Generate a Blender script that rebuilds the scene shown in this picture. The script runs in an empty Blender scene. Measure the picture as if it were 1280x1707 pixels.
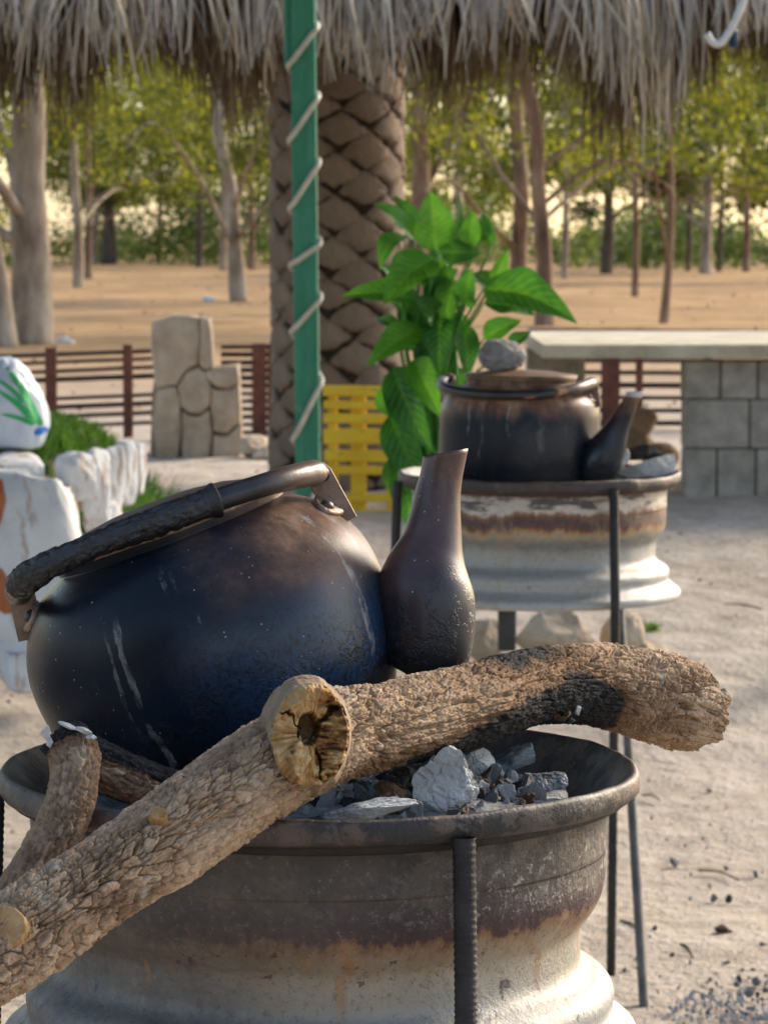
import bpy, bmesh, math, random
import numpy as np
from mathutils import Vector, Matrix, Quaternion

R = math.radians
sc = bpy.context.scene
COL = sc.collection

# ------------------------------------------------------------------ camera
F = 5400.0                       # focal length in photo pixels (1280 px wide)
CAMZ = 1.52
TH = math.atan((853.5 - 396.0) / F)
cam_d = bpy.data.cameras.new('camera'); cam = bpy.data.objects.new('camera', cam_d); COL.objects.link(cam)
cam.location = (0, 0, CAMZ); cam.rotation_euler = (math.pi / 2 - TH, 0, 0)
cam_d.sensor_fit = 'HORIZONTAL'; cam_d.sensor_width = 36.0; cam_d.lens = F / 1280 * 36.0
cam_d.clip_start = 0.1; cam_d.clip_end = 5000
cam_d.dof.use_dof = True; cam_d.dof.focus_distance = 2.78; cam_d.dof.aperture_fstop = 29
cam_d.dof.aperture_blades = 0
sc.camera = cam

# ------------------------------------------------------------------ sky, sun, exposure
SUN_EL, SUN_AZ = 27.0, 47.0      # azimuth to the right of the view direction
w = bpy.data.worlds.new('World'); sc.world = w; w.use_nodes = True
wn = w.node_tree.nodes; wl = w.node_tree.links
sky = wn.new('ShaderNodeTexSky'); sky.sky_type = 'NISHITA'; sky.sun_disc = False
sky.sun_elevation = R(SUN_EL); sky.sun_rotation = R(SUN_AZ); sky.air_density = 1.0; sky.dust_density = 1.7; sky.ozone_density = 0.3
bg = wn['Background']; bg.inputs['Strength'].default_value = 0.15
wl.new(sky.outputs[0], bg.inputs['Color'])
sd = bpy.data.lights.new('sun', 'SUN'); sun = bpy.data.objects.new('sun', sd); COL.objects.link(sun)
sd.energy = 2.6; sd.angle = R(18); sd.color = (1.0, 0.88, 0.72)
ts = Vector((math.sin(R(SUN_AZ)) * math.cos(R(SUN_EL)), math.cos(R(SUN_AZ)) * math.cos(R(SUN_EL)), math.sin(R(SUN_EL))))
sun.rotation_euler = ts.to_track_quat('Z', 'Y').to_euler()
sc.view_settings.view_transform = 'Standard'; sc.view_settings.look = 'None'
sc.view_settings.exposure = 1.12; sc.view_settings.gamma = 1.0; sc.view_settings.use_curve_mapping = False
sc.render.engine = 'CYCLES'
try:
    sc.cycles.use_denoising = True; sc.cycles.denoiser = 'OPENIMAGEDENOISE'
except Exception: pass
sc.cycles.max_bounces = 8; sc.cycles.transparent_max_bounces = 8
sc.cycles.sample_clamp_indirect = 8.0

# ------------------------------------------------------------------ numpy noise
def _h(i, j, k, s):
    with np.errstate(over='ignore'):
        i = i.astype(np.int64).astype(np.uint32); j = j.astype(np.int64).astype(np.uint32); k = k.astype(np.int64).astype(np.uint32)
        n = i * np.uint32(374761393) + j * np.uint32(668265263) + k * np.uint32(2246822519) + np.uint32(s * 3266489917 & 0xffffffff)
        n = (n ^ (n >> np.uint32(13))) * np.uint32(1274126177)
        n = (n ^ (n >> np.uint32(16))) * np.uint32(2654435761)
        n = n ^ (n >> np.uint32(15))
    return n.astype(np.float64) / 4294967296.0
def vnoise(p, s=0):
    p = np.asarray(p, float); f = np.floor(p); t = p - f; t = t * t * t * (t * (t * 6 - 15) + 10)
    i, j, k = f[:, 0], f[:, 1], f[:, 2]; r = 0
    for a in (0, 1):
        for b in (0, 1):
            for c in (0, 1):
                wgt = (t[:, 0] if a else 1 - t[:, 0]) * (t[:, 1] if b else 1 - t[:, 1]) * (t[:, 2] if c else 1 - t[:, 2])
                r = r + wgt * _h(i + a, j + b, k + c, s)
    return r * 2 - 1
def fbm(p, o=4, s=0, g=0.5):
    p = np.asarray(p, float); a = 1.0; r = 0; n = 0
    for q in range(o):
        r = r + a * vnoise(p * (2.03 ** q) + 17.3 * q, s + q); n += a; a *= g
    return r / n
def worley(p, s=0, jit=0.9):
    p = np.asarray(p, float); f = np.floor(p); n = len(p)
    f1 = np.full(n, 9.0); f2 = np.full(n, 9.0); cid = np.zeros(n)
    for a in (-1, 0, 1):
        for b in (-1, 0, 1):
            for c in (-1, 0, 1):
                i, j, k = f[:, 0] + a, f[:, 1] + b, f[:, 2] + c
                q = np.stack([i + .5 + jit * (_h(i, j, k, s) - .5), j + .5 + jit * (_h(i, j, k, s + 7) - .5), k + .5 + jit * (_h(i, j, k, s + 13) - .5)], 1)
                d = np.sqrt(((p - q) ** 2).sum(1)); idr = _h(i, j, k, s + 29)
                m = d < f1
                f2 = np.where(m, f1, np.minimum(f2, d)); cid = np.where(m, idr, cid); f1 = np.where(m, d, f1)
    return f1, f2, cid
def sstep(a, b, x):
    t = np.clip((np.asarray(x, float) - a) / (b - a), 0, 1); return t * t * (3 - 2 * t)

# ------------------------------------------------------------------ picture -> place
CT, ST = math.cos(TH), math.sin(TH)
def W(px, py, Y):
    a = (px - 640) / F; b = (853.5 - py) / F
    dy = CT + b * ST; dz = -ST + b * CT; t = Y / dy
    return Vector((a * t, Y, CAMZ + dz * t))
def PX(Y): return Y / F           # metres per photo pixel at distance Y
def G(Y):
    return float(0.5 * sstep(7.5, 14, Y) + 0.12 * sstep(14, 40, Y))
def ground_pt(px, py):
    lo, hi = 2.0, 400.0
    for _ in range(60):
        m = (lo + hi) / 2
        if W(px, py, m).z > G(m): lo = m
        else: hi = m
    return W(px, py, lo)

# ------------------------------------------------------------------ mesh helpers
def mk_mesh(name, v, f, mats=None, smooth=True, attrs=None, fmat=None):
    me = bpy.data.meshes.new(name)
    if isinstance(f, np.ndarray) and isinstance(v, np.ndarray):
        nv, nf, k = len(v), len(f), f.shape[1]
        me.vertices.add(nv); me.vertices.foreach_set('co', v.astype(np.float32).ravel())
        me.loops.add(nf * k); me.loops.foreach_set('vertex_index', f.astype(np.int32).ravel())
        me.polygons.add(nf); me.polygons.foreach_set('loop_start', np.arange(0, nf * k, k, dtype=np.int32))
        me.update(calc_edges=True)
    else:
        me.from_pydata([tuple(x) for x in v], [], [tuple(int(i) for i in x) for x in f])
    me.polygons.foreach_set('use_smooth', [smooth] * len(me.polygons))
    for m in (mats if isinstance(mats, (list, tuple)) else [mats] if mats else []): me.materials.append(m)
    if fmat is not None: me.polygons.foreach_set('material_index', np.asarray(fmat, dtype=np.int32))
    for an, av in (attrs or {}).items():
        at = me.attributes.new(an, 'FLOAT', 'POINT'); at.data.foreach_set('value', np.asarray(av, dtype=np.float32))
    me.update(); return me
def link(name, me, parent=None, loc=None, rot=None, scale=None):
    o = bpy.data.objects.new(name, me); COL.objects.link(o)
    if parent is not None: o.parent = parent
    if loc is not None: o.location = loc
    if rot is not None: o.rotation_euler = rot
    if scale is not None: o.scale = scale if hasattr(scale, '__len__') else (scale,) * 3
    return o
def obj(name, vf, mat, parent=None, smooth=True, **k):
    attrs = k.pop('attrs', None); fmat = k.pop('fmat', None)
    return link(name, mk_mesh(name, vf[0], vf[1], mat, smooth, attrs, fmat), parent, **k)
def tag(o, label=None, cat=None, group=None, kind=None):
    if label: o['label'] = label
    if cat: o['category'] = cat
    if group: o['group'] = group
    if kind: o['kind'] = kind
    return o
def empty(name, loc, rot=(0, 0, 0)):
    o = bpy.data.objects.new(name, None); COL.objects.link(o); o.location = loc; o.rotation_euler = rot; o.empty_display_size = .05
    return o
def catmull(pts, n):
    P = [np.asarray(p, float) for p in pts]; P = [2 * P[0] - P[1]] + P + [2 * P[-1] - P[-2]]
    out = []; m = len(P) - 3
    for q in range(n):
        t = q / (n - 1) * m; i = min(int(t), m - 1); t -= i; a, b, c, d = P[i:i + 4]
        out.append(.5 * ((2 * b) + (c - a) * t + (2 * a - 5 * b + 4 * c - d) * t * t + (3 * b - 3 * c + d - a) * t ** 3))
    return np.array(out)
def tube_grid(pts, rad, seg, up=(0, 0, 1)):
    """ring vertices (n,seg,3), outward directions, tangents"""
    pts = np.asarray(pts, float); n = len(pts); rad = np.broadcast_to(np.asarray(rad, float), (n,))
    T = np.gradient(pts, axis=0); T /= np.linalg.norm(T, axis=1)[:, None] + 1e-12
    u = np.asarray(up, float)
    if abs(T[0] @ u) > .95: u = np.array([1., 0, 0])
    A = np.zeros((n, 3)); a = u - T[0] * (u @ T[0]); a /= np.linalg.norm(a); A[0] = a
    for i in range(1, n):
        a = A[i - 1] - T[i] * (A[i - 1] @ T[i]); A[i] = a / np.linalg.norm(a)
    B = np.cross(T, A)
    th = np.linspace(0, 2 * math.pi, seg, endpoint=False)
    D = A[:, None, :] * np.cos(th)[None, :, None] + B[:, None, :] * np.sin(th)[None, :, None]
    return pts[:, None, :] + D * rad[:, None, None], D, T, th
def grid_faces(n, seg, wrap=True, off=0):
    i = np.arange(n - 1)[:, None]; j = np.arange(seg if wrap else seg - 1)[None, :]
    j2 = (j + 1) % seg
    f = np.stack([i * seg + j, i * seg + j2, (i + 1) * seg + j2, (i + 1) * seg + j], -1).reshape(-1, 4)
    return f + off
def tube(pts, rad, seg=10, caps=True):
    V, D, T, th = tube_grid(pts, rad, seg); n = len(V)
    v = [tuple(x) for x in V.reshape(-1, 3)]; f = [tuple(x) for x in grid_faces(n, seg)[:, ::-1]]
    if caps:
        f.append(tuple(range(seg))); f.append(tuple((n - 1) * seg + j for j in reversed(range(seg))))
    return v, f
def lathe(prof, seg=64, ang=None):
    v, f = [], []; n = len(prof)
    for (r, z) in prof:
        for j in range(seg):
            t = 2 * math.pi * j / seg; v.append((r * math.cos(t), r * math.sin(t), z))
    for i in range(n - 1):
        for j in range(seg):
            j2 = (j + 1) % seg; f.append((i * seg + j, i * seg + j2, (i + 1) * seg + j2, (i + 1) * seg + j))
    return v, f
def join(*vfs):
    v, f = [], []
    for a, b in vfs:
        o = len(v); v += [tuple(x) for x in a]; f += [tuple(i + o for i in q) for q in b]
    return v, f
def xf(vf, M):
    return [tuple(M @ Vector(p)) for p in vf[0]], vf[1]
def box(c, s, bev=0.0, rot=None, segs=1):
    bm = bmesh.new(); bmesh.ops.create_cube(bm, size=1)
    for q in bm.verts: q.co = Vector((q.co.x * s[0], q.co.y * s[1], q.co.z * s[2]))
    if bev > 0: bmesh.ops.bevel(bm, geom=list(bm.edges), offset=bev, segments=segs, affect='EDGES', profile=.6)
    M = Matrix.Translation(Vector(c))
    if rot is not None: M = M @ (rot if isinstance(rot, Matrix) else Matrix.Rotation(rot, 4, 'Z'))
    bm.transform(M); bm.verts.index_update()
    r = [tuple(q.co) for q in bm.verts], [tuple(q.index for q in fc.verts) for fc in bm.faces]; bm.free(); return r
def ico(sub):
    bm = bmesh.new(); bmesh.ops.create_icosphere(bm, subdivisions=sub, radius=1); bm.verts.index_update()
    r = np.array([tuple(q.co) for q in bm.verts]), np.array([tuple(q.index for q in fc.verts) for fc in bm.faces]); bm.free(); return r
ICO = {k: ico(k) for k in (1, 2, 3, 4, 5)}
def rock(seed, size, sub=4, cuts=9, rough=.12, fine=.03, fscale=7, cutd=(.62, .95)):
    v, f = ICO[sub]; v = v.copy(); rg = np.random.RandomState(seed)
    for _ in range(cuts):
        n = rg.normal(size=3); n /= np.linalg.norm(n); d = rg.uniform(*cutd)
        ex = np.maximum(v @ n - d, 0); v = v - ex[:, None] * n[None]
    r = 1 + rough * fbm(v * 1.7 + seed, 3, seed) + fine * fbm(v * fscale + seed, 4, seed + 3)
    v = v * r[:, None] * np.asarray(size)[None]
    return v, f
def block_rock(seed, size, sub=5, pw=.45, rough=.10):
    v, f = ICO[sub]; v = np.sign(v) * np.abs(v) ** pw; v = v / np.array([1.05, 1.05, 1.05]); rg = np.random.RandomState(seed)
    for _ in range(7):
        n = rg.normal(size=3); n /= np.linalg.norm(n); d = rg.uniform(.8, 1.1); ex = np.maximum(v @ n - d, 0); v = v - ex[:, None] * n[None]
    r = 1 + rough * fbm(v * 1.5 + seed, 3, seed) + .05 * fbm(v * 5 + seed, 4, seed + 3)
    return v * r[:, None] * np.asarray(size)[None], f
def extrude_poly(poly, depth, bev=.0, jitter=0, seed=0):
    """polygon in (x,z), front at y=-depth, back y=0"""
    bm = bmesh.new(); vs = [bm.verts.new((x, 0, z)) for x, z in poly]; fc = bm.faces.new(vs)
    r = bmesh.ops.extrude_face_region(bm, geom=[fc]); nv = [e for e in r['geom'] if isinstance(e, bmesh.types.BMVert)]
    bmesh.ops.translate(bm, verts=nv, vec=(0, -depth, 0))
    bmesh.ops.recalc_face_normals(bm, faces=list(bm.faces))
    if bev > 0:
        ed = [e for e in bm.edges if all(q.co.y < -depth * .5 for q in e.verts)]
        bmesh.ops.bevel(bm, geom=ed, offset=bev, segments=2, affect='EDGES', profile=.6)
    bm.verts.index_update()
    rr = [tuple(q.co) for q in bm.verts], [tuple(q.index for q in fc.verts) for fc in bm.faces]; bm.free(); return rr
rng = random.Random(11)

# ------------------------------------------------------------------ materials
class M:
    def __init__(s, name):
        s.m = bpy.data.materials.new(name); s.m.use_nodes = True; s.t = s.m.node_tree; s.t.nodes.clear()
        s.out = s.t.nodes.new('ShaderNodeOutputMaterial'); s.b = s.t.nodes.new('ShaderNodeBsdfPrincipled'); s.t.links.new(s.b.outputs[0], s.out.inputs[0])
        s.tc = s.t.nodes.new('ShaderNodeTexCoord')
    def set(s, inp, val, node=None):
        i = (node or s.b).inputs[inp]
        if isinstance(val, bpy.types.NodeSocket): s.t.links.new(val, i)
        elif isinstance(val, (tuple, list)) and len(val) == 3 and i.type == 'RGBA': i.default_value = (*val, 1)
        else: i.default_value = val
        return s
    @property
    def P(s): return s.tc.outputs['Object']
    def attr(s, n): a = s.t.nodes.new('ShaderNodeAttribute'); a.attribute_name = n; return a.outputs['Fac']
    def rand(s): return s.t.nodes.new('ShaderNodeObjectInfo').outputs['Random']
    def map(s, scale=(1, 1, 1), loc=(0, 0, 0), vec=None, rot=(0, 0, 0)):
        n = s.t.nodes.new('ShaderNodeMapping'); n.inputs['Scale'].default_value = scale; n.inputs['Location'].default_value = loc; n.inputs['Rotation'].default_value = rot
        s.t.links.new(vec or s.P, n.inputs['Vector']); return n.outputs[0]
    def noise(s, scale, detail=4, rough=.55, vec=None, dist=0):
        n = s.t.nodes.new('ShaderNodeTexNoise'); n.inputs['Scale'].default_value = scale; n.inputs['Detail'].default_value = detail
        n.inputs['Roughness'].default_value = rough; n.inputs['Distortion'].default_value = dist
        s.t.links.new(vec or s.P, n.inputs['Vector']); return n.outputs['Fac']
    def vor(s, scale, vec=None, feat='F1', out='Distance', rnd=1):
        n = s.t.nodes.new('ShaderNodeTexVoronoi'); n.feature = feat; n.inputs['Scale'].default_value = scale; n.inputs['Randomness'].default_value = rnd
        s.t.links.new(vec or s.P, n.inputs['Vector']); return n.outputs[out]
    def ramp(s, fac, stops, interp='LINEAR'):
        n = s.t.nodes.new('ShaderNodeValToRGB'); r = n.color_ramp; r.interpolation = interp
        while len(r.elements) < len(stops): r.elements.new(.5)
        for e, (p, c) in zip(r.elements, stops):
            e.position = p; e.color = (*c, 1) if hasattr(c, '__len__') else (c, c, c, 1)
        s.t.links.new(fac, n.inputs[0]); return n.outputs[0]
    def mix(s, fac, a, b, mode='MIX'):
        n = s.t.nodes.new('ShaderNodeMix'); n.data_type = 'RGBA'; n.blend_type = mode
        for i, v in ((0, fac), (6, a), (7, b)):
            if isinstance(v, bpy.types.NodeSocket): s.t.links.new(v, n.inputs[i])
            elif i == 0: n.inputs[0].default_value = v
            else: n.inputs[i].default_value = (*v, 1)
        return n.outputs[2]
    def math(s, op, a, b=0.0, c=None, clamp=False):
        n = s.t.nodes.new('ShaderNodeMath'); n.operation = op; n.use_clamp = clamp
        for i, v in enumerate((a, b, c)):
            if v is None: continue
            if isinstance(v, bpy.types.NodeSocket): s.t.links.new(v, n.inputs[i])
            else: n.inputs[i].default_value = v
        return n.outputs[0]
    def step(s, x, lo, hi, a=0.0, b=1.0):
        n = s.t.nodes.new('ShaderNodeMapRange'); n.interpolation_type = 'SMOOTHSTEP'
        if isinstance(x, bpy.types.NodeSocket): s.t.links.new(x, n.inputs[0])
        for i, v in ((1, lo), (2, hi), (3, a), (4, b)): n.inputs[i].default_value = v
        return n.outputs[0]
    def xyz(s, vec=None):
        n = s.t.nodes.new('ShaderNodeSeparateXYZ'); s.t.links.new(vec or s.P, n.inputs[0]); return n.outputs[0], n.outputs[1], n.outputs[2]
    def bump(s, h, dist=.01, strength=.6, prev=None):
        n = s.t.nodes.new('ShaderNodeBump'); n.inputs['Distance'].default_value = dist; n.inputs['Strength'].default_value = strength
        s.t.links.new(h, n.inputs['Height'])
        if prev is not None: s.t.links.new(prev, n.inputs['Normal'])
        s.t.links.new(n.outputs[0], s.b.inputs['Normal']); return n.outputs[0]
    def fin(s, col=None, rough=None, metal=None, spec=None):
        if col is not None: s.set('Base Color', col)
        if rough is not None: s.set('Roughness', rough)
        if metal is not None: s.set('Metallic', metal)
        if spec is not None: s.set('Specular IOR Level', spec)
        return s.m
def simple(name, c1, c2, scale=8, rough=.8, bump=.002, bscale=60, metal=0, spec=.3, detail=5):
    m = M(name); n = m.noise(scale, detail, .6)
    m.bump(m.noise(bscale, 5, .65), bump, .7)
    return m.fin(m.ramp(n, [(.3, c1), (.7, c2)]), rough, metal, spec)

def mat_soil():
    m = M('dry_soil'); x, y, z = m.xyz()
    far = m.step(y, 12, 30)
    n1 = m.noise(.5, 5, .6); n2 = m.noise(6, 6, .65); n3 = m.noise(45, 4, .7)
    near = m.ramp(n2, [(.25, (.33, .27, .21)), (.5, (.48, .41, .335)), (.75, (.57, .50, .425))])
    fr = m.ramp(m.noise(1.1, 6, .65), [(.28, (.20, .115, .05)), (.5, (.40, .238, .108)), (.75, (.54, .35, .175))])
    c = m.mix(far, near, fr)
    c = m.mix(m.math('MULTIPLY', m.step(n1, .52, .68), .45), c, (.24, .17, .11))
    c = m.mix(m.math('MULTIPLY', m.step(n3, .6, .75), .35), c, (.22, .17, .12))
    b = m.bump(n2, .06, .8); b = m.bump(n3, .014, .9, b); b = m.bump(m.vor(2.2, feat='SMOOTH_F1'), .06, .4, b)
    return m.fin(c, .95, 0, .15)
def mat_rim(name, second=False):
    """burnt and rusted truck wheel rim; bands follow the height below the lip"""
    m = M(name); x, y, z = m.xyz()
    wob = m.noise(7, 3, .6); wob2 = m.noise(55, 6, .75); drip = m.noise(1, 5, .65, m.map((38, 38, 2.0)))
    zz = m.math('ADD', z, m.math('MULTIPLY', m.math('SUBTRACT', wob, .5), .035))
    zz = m.math('ADD', zz, m.math('MULTIPLY', m.math('SUBTRACT', drip, .5), .055))
    zz = m.math('ADD', zz, m.math('MULTIPLY', m.math('SUBTRACT', wob2, .5), .016))
    k = m.math('MULTIPLY', zz, -4.0, clamp=True)          # 0 at lip .. 1 at -0.25
    fine = m.noise(160, 5, .75); mid = m.noise(26, 6, .7); spots = m.noise(75, 3, .6)
    if not second:
        c = m.ramp(k, [(0, (.014, .013, .013)), (.10, (.022, .019, .018)), (.22, (.058, .047, .040)), (.33, (.048, .037, .034)), (.385, (.040, .020, .024)), (.432, (.055, .022, .026)),
                       (.445, (.20, .10, .045)), (.49, (.30, .22, .135)), (.56, (.36, .31, .235)), (.70, (.30, .285, .25)), (.82, (.33, .325, .305)), (1, (.38, .38, .375))])
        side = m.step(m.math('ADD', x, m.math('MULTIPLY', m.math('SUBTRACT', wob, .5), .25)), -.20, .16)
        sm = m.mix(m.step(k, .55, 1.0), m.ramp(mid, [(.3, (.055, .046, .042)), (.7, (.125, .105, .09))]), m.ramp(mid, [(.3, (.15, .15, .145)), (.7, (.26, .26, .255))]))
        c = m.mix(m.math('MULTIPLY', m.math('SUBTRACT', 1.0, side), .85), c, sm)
        ash = m.math('MULTIPLY', m.step(m.noise(95, 6, .8), .53, .60), m.math('MULTIPLY', m.step(k, .14, .24), m.step(k, .41, .36)))
        c = m.mix(m.math('MULTIPLY', ash, m.math('MULTIPLY', m.step(x, .02, .2), .75)), c, (.40, .36, .33))
        c = m.mix(m.math('MULTIPLY', m.math('MULTIPLY', m.step(spots, .62, .67), m.math('MULTIPLY', m.step(k, .40, .46), m.step(k, .66, .52))), .85), c, (.085, .035, .028))
        dr = m.math('MULTIPLY', m.step(m.noise(1, 4, .6, m.map((48, 48, 3))), .60, .66), m.math('MULTIPLY', m.step(k, .42, .48), m.step(k, .75, .55)))
        c = m.mix(m.math('MULTIPLY', dr, .7), c, (.30, .16, .07))
        flk = m.math('MULTIPLY', m.step(m.noise(11, 6, .72), .52, .535), m.step(k, .40, .30))
        c = m.mix(m.math('MULTIPLY', flk, .6), c, m.ramp(mid, [(.3, (.065, .054, .045)), (.7, (.13, .11, .092))]))
        c = m.mix(m.math('MULTIPLY', m.step(m.noise(34, 4, .6), .66, .70), .8), c, (.035, .03, .028))
    else:
        c = m.ramp(k, [(0, (.08, .05, .045)), (.09, (.04, .033, .034)), (.14, (.40, .36, .32)), (.25, (.52, .47, .40)), (.275, (.22, .115, .07)), (.33, (.075, .042, .040)), (.385, (.11, .055, .04)),
                       (.41, (.34, .18, .07)), (.44, (.36, .30, .21)), (.5, (.20, .205, .20)), (.58, (.31, .305, .28)), (.7, (.35, .345, .32)), (1, (.37, .37, .355))])
        patch = m.math('MULTIPLY', m.step(m.noise(8, 6, .75, m.map((1, 1, 5))), .50, .54), m.step(k, .30, .20))
        c = m.mix(m.math('MULTIPLY', patch, .9), c, (.040, .034, .036))
        c = m.mix(m.math('MULTIPLY', m.step(m.noise(12, 5, .7, m.map((1, 1, .35))), .55, .68), .5), c, (.33, .26, .17))
    if not second: c = m.mix(m.math('MULTIPLY', m.math('MULTIPLY', m.step(k, .10, .02), m.step(m.noise(20, 5, .7), .50, .60)), .7), c, (.13, .085, .06))
    rust = m.step(mid, .60, .72)
    c = m.mix(m.math('MULTIPLY', rust, .40), c, (.15, .075, .045))
    c = m.mix(m.math('MULTIPLY', m.math('MULTIPLY', m.step(fine, .54, .72), m.step(k, .03, .16)), .38), c, (.32, .275, .235))
    c = m.mix(m.math('MULTIPLY', m.step(fine, .47, .33), .45), c, (.03, .025, .023))
    b = m.bump(fine, .0016, .8); b = m.bump(m.noise(60, 6, .7), .003, .6, b); b = m.bump(m.noise(13, 4, .6), .006, .4, b)
    m.fin(c, m.ramp(m.noise(16, 4, .6), [(.3, .38), (.7, .62)]), .25, .5); return m.m
def mat_kettle(name, drips, warm=0.0, spl=True, spout=False):
    m = M(name); x, y, z = m.xyz()
    n = m.noise(5, 5, .6); nf = m.noise(60, 5, .7); nm = m.noise(16, 5, .65)
    c = m.ramp(n, [(.3, (.005, .0075, .012)), (.55, (.009, .014, .024)), (.75, (.014, .020, .034))])
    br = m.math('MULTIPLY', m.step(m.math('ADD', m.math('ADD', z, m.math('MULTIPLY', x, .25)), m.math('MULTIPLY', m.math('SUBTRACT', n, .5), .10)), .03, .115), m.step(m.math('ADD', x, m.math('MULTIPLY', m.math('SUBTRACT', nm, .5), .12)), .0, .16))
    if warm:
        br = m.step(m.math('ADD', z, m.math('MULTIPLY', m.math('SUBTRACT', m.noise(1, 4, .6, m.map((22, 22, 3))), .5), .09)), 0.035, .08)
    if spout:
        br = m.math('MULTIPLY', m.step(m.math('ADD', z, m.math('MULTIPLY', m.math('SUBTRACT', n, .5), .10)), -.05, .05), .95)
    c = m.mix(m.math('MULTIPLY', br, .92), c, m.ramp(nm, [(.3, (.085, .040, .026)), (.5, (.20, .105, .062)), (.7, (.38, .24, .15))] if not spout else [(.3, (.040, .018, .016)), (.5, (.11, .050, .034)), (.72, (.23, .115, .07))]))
    run = m.step(m.noise(1, 5, .7, m.map((34, 34, 5))), .50, .64)
    c = m.mix(m.math('MULTIPLY', m.math('MULTIPLY', run, br), .6), c, (.020, .014, .015))
    vio = m.math('MULTIPLY', m.step(m.noise(7, 4, .6), .55, .7), .5)
    c = m.mix(vio, c, (.045, .022, .026))
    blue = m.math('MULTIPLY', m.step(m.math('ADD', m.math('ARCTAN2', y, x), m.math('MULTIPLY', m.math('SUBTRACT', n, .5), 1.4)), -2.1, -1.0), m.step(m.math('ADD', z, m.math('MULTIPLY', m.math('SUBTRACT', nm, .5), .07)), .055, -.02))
    if not spout and not warm: c = m.mix(m.math('MULTIPLY', blue, m.math('MULTIPLY', m.step(m.noise(230, 4, .7), .36, .56), .9)), c, (.017, .048, .098))  # bluish sky reflection painted into the colour of the lower belly
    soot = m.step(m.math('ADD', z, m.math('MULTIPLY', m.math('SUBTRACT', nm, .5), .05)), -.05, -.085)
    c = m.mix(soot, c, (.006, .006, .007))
    ang = m.math('ARCTAN2', y, x)
    wob = m.math('MULTIPLY', m.math('SUBTRACT', m.noise(18, 5, .6), .5), .16)
    a2 = m.math('ADD', ang, wob)
    tot = None
    for (a0, wd, z0, z1, st) in drips:
        d = m.math('ABSOLUTE', m.math('SUBTRACT', a2, a0))
        k = m.math('MULTIPLY', m.step(d, wd, wd * .55), m.math('MULTIPLY', m.step(z, z0, z0 + .02), m.step(z, z1, z1 - .02)))
        k = m.math('MULTIPLY', k, m.math('MULTIPLY', m.step(m.math('ADD', m.math('MULTIPLY', nf, .6), m.math('MULTIPLY', m.noise(1, 4, .7, m.map((55, 55, 14))), .6)), .50, .72), st))
        tot = k if tot is None else m.math('MAXIMUM', tot, k)
    if tot is not None: c = m.mix(tot, c, (.30, .28, .27))
    sp = m.math('LESS_THAN', m.vor(95, rnd=1), .075) if spl else None
    if spl:
        sp = m.math('MULTIPLY', sp, m.step(m.noise(14, 3), .46, .56)); c = m.mix(m.math('MULTIPLY', sp, .7), c, (.42, .42, .42))
    scr = m.math('MULTIPLY', m.step(m.noise(1, 3, .6, m.map((220, 220, 16), rot=(.3, .25, 0))), .665, .70), m.step(m.noise(9, 3), .45, .6))
    c = m.mix(m.math('MULTIPLY', scr, .35), c, (.16, .16, .17))
    crust = m.math('MULTIPLY', m.step(m.noise(26, 6, .75), .50, .56), m.step(m.math('ADD', z, m.math('MULTIPLY', m.math('SUBTRACT', nm, .5), .10)), .0, -.07))
    c = m.mix(m.math('MULTIPLY', crust, .85), c, m.ramp(nf, [(.3, (.004, .004, .004)), (.6, (.014, .012, .012)), (.8, (.05, .045, .04))]))
    pit = m.step(m.noise(300, 2, .6), .63, .70)
    c = m.mix(m.math('MULTIPLY', pit, .5), c, (.004, .004, .004))
    ro = m.ramp(n, [(.3, .24), (.7, .36)])
    ro = m.mix(soot, ro, (.62, .62, .62)); ro = m.mix(m.math('MULTIPLY', br, .7), ro, (.42, .42, .42))
    b = m.bump(m.noise(420, 4, .7), .0003, .6); b = m.bump(m.noise(5, 2), .006, .2, b); b = m.bump(m.math('MULTIPLY', crust, nf), .002, .8, b)
    sky_sheen = m.math('MULTIPLY', m.step(m.math('ADD', ang, m.math('MULTIPLY', m.math('SUBTRACT', n, .5), 1.2)), -2.0, -1.1), m.step(m.math('ADD', z, m.math('MULTIPLY', m.math('SUBTRACT', nm, .5), .08)), .06, .0))  # belly patch made glossier where the sky reflection should sit
    sl = m.math('ADD', m.math('MULTIPLY', sky_sheen, .28), .14) if not spout else .5
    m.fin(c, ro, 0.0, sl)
    return m.m
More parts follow.
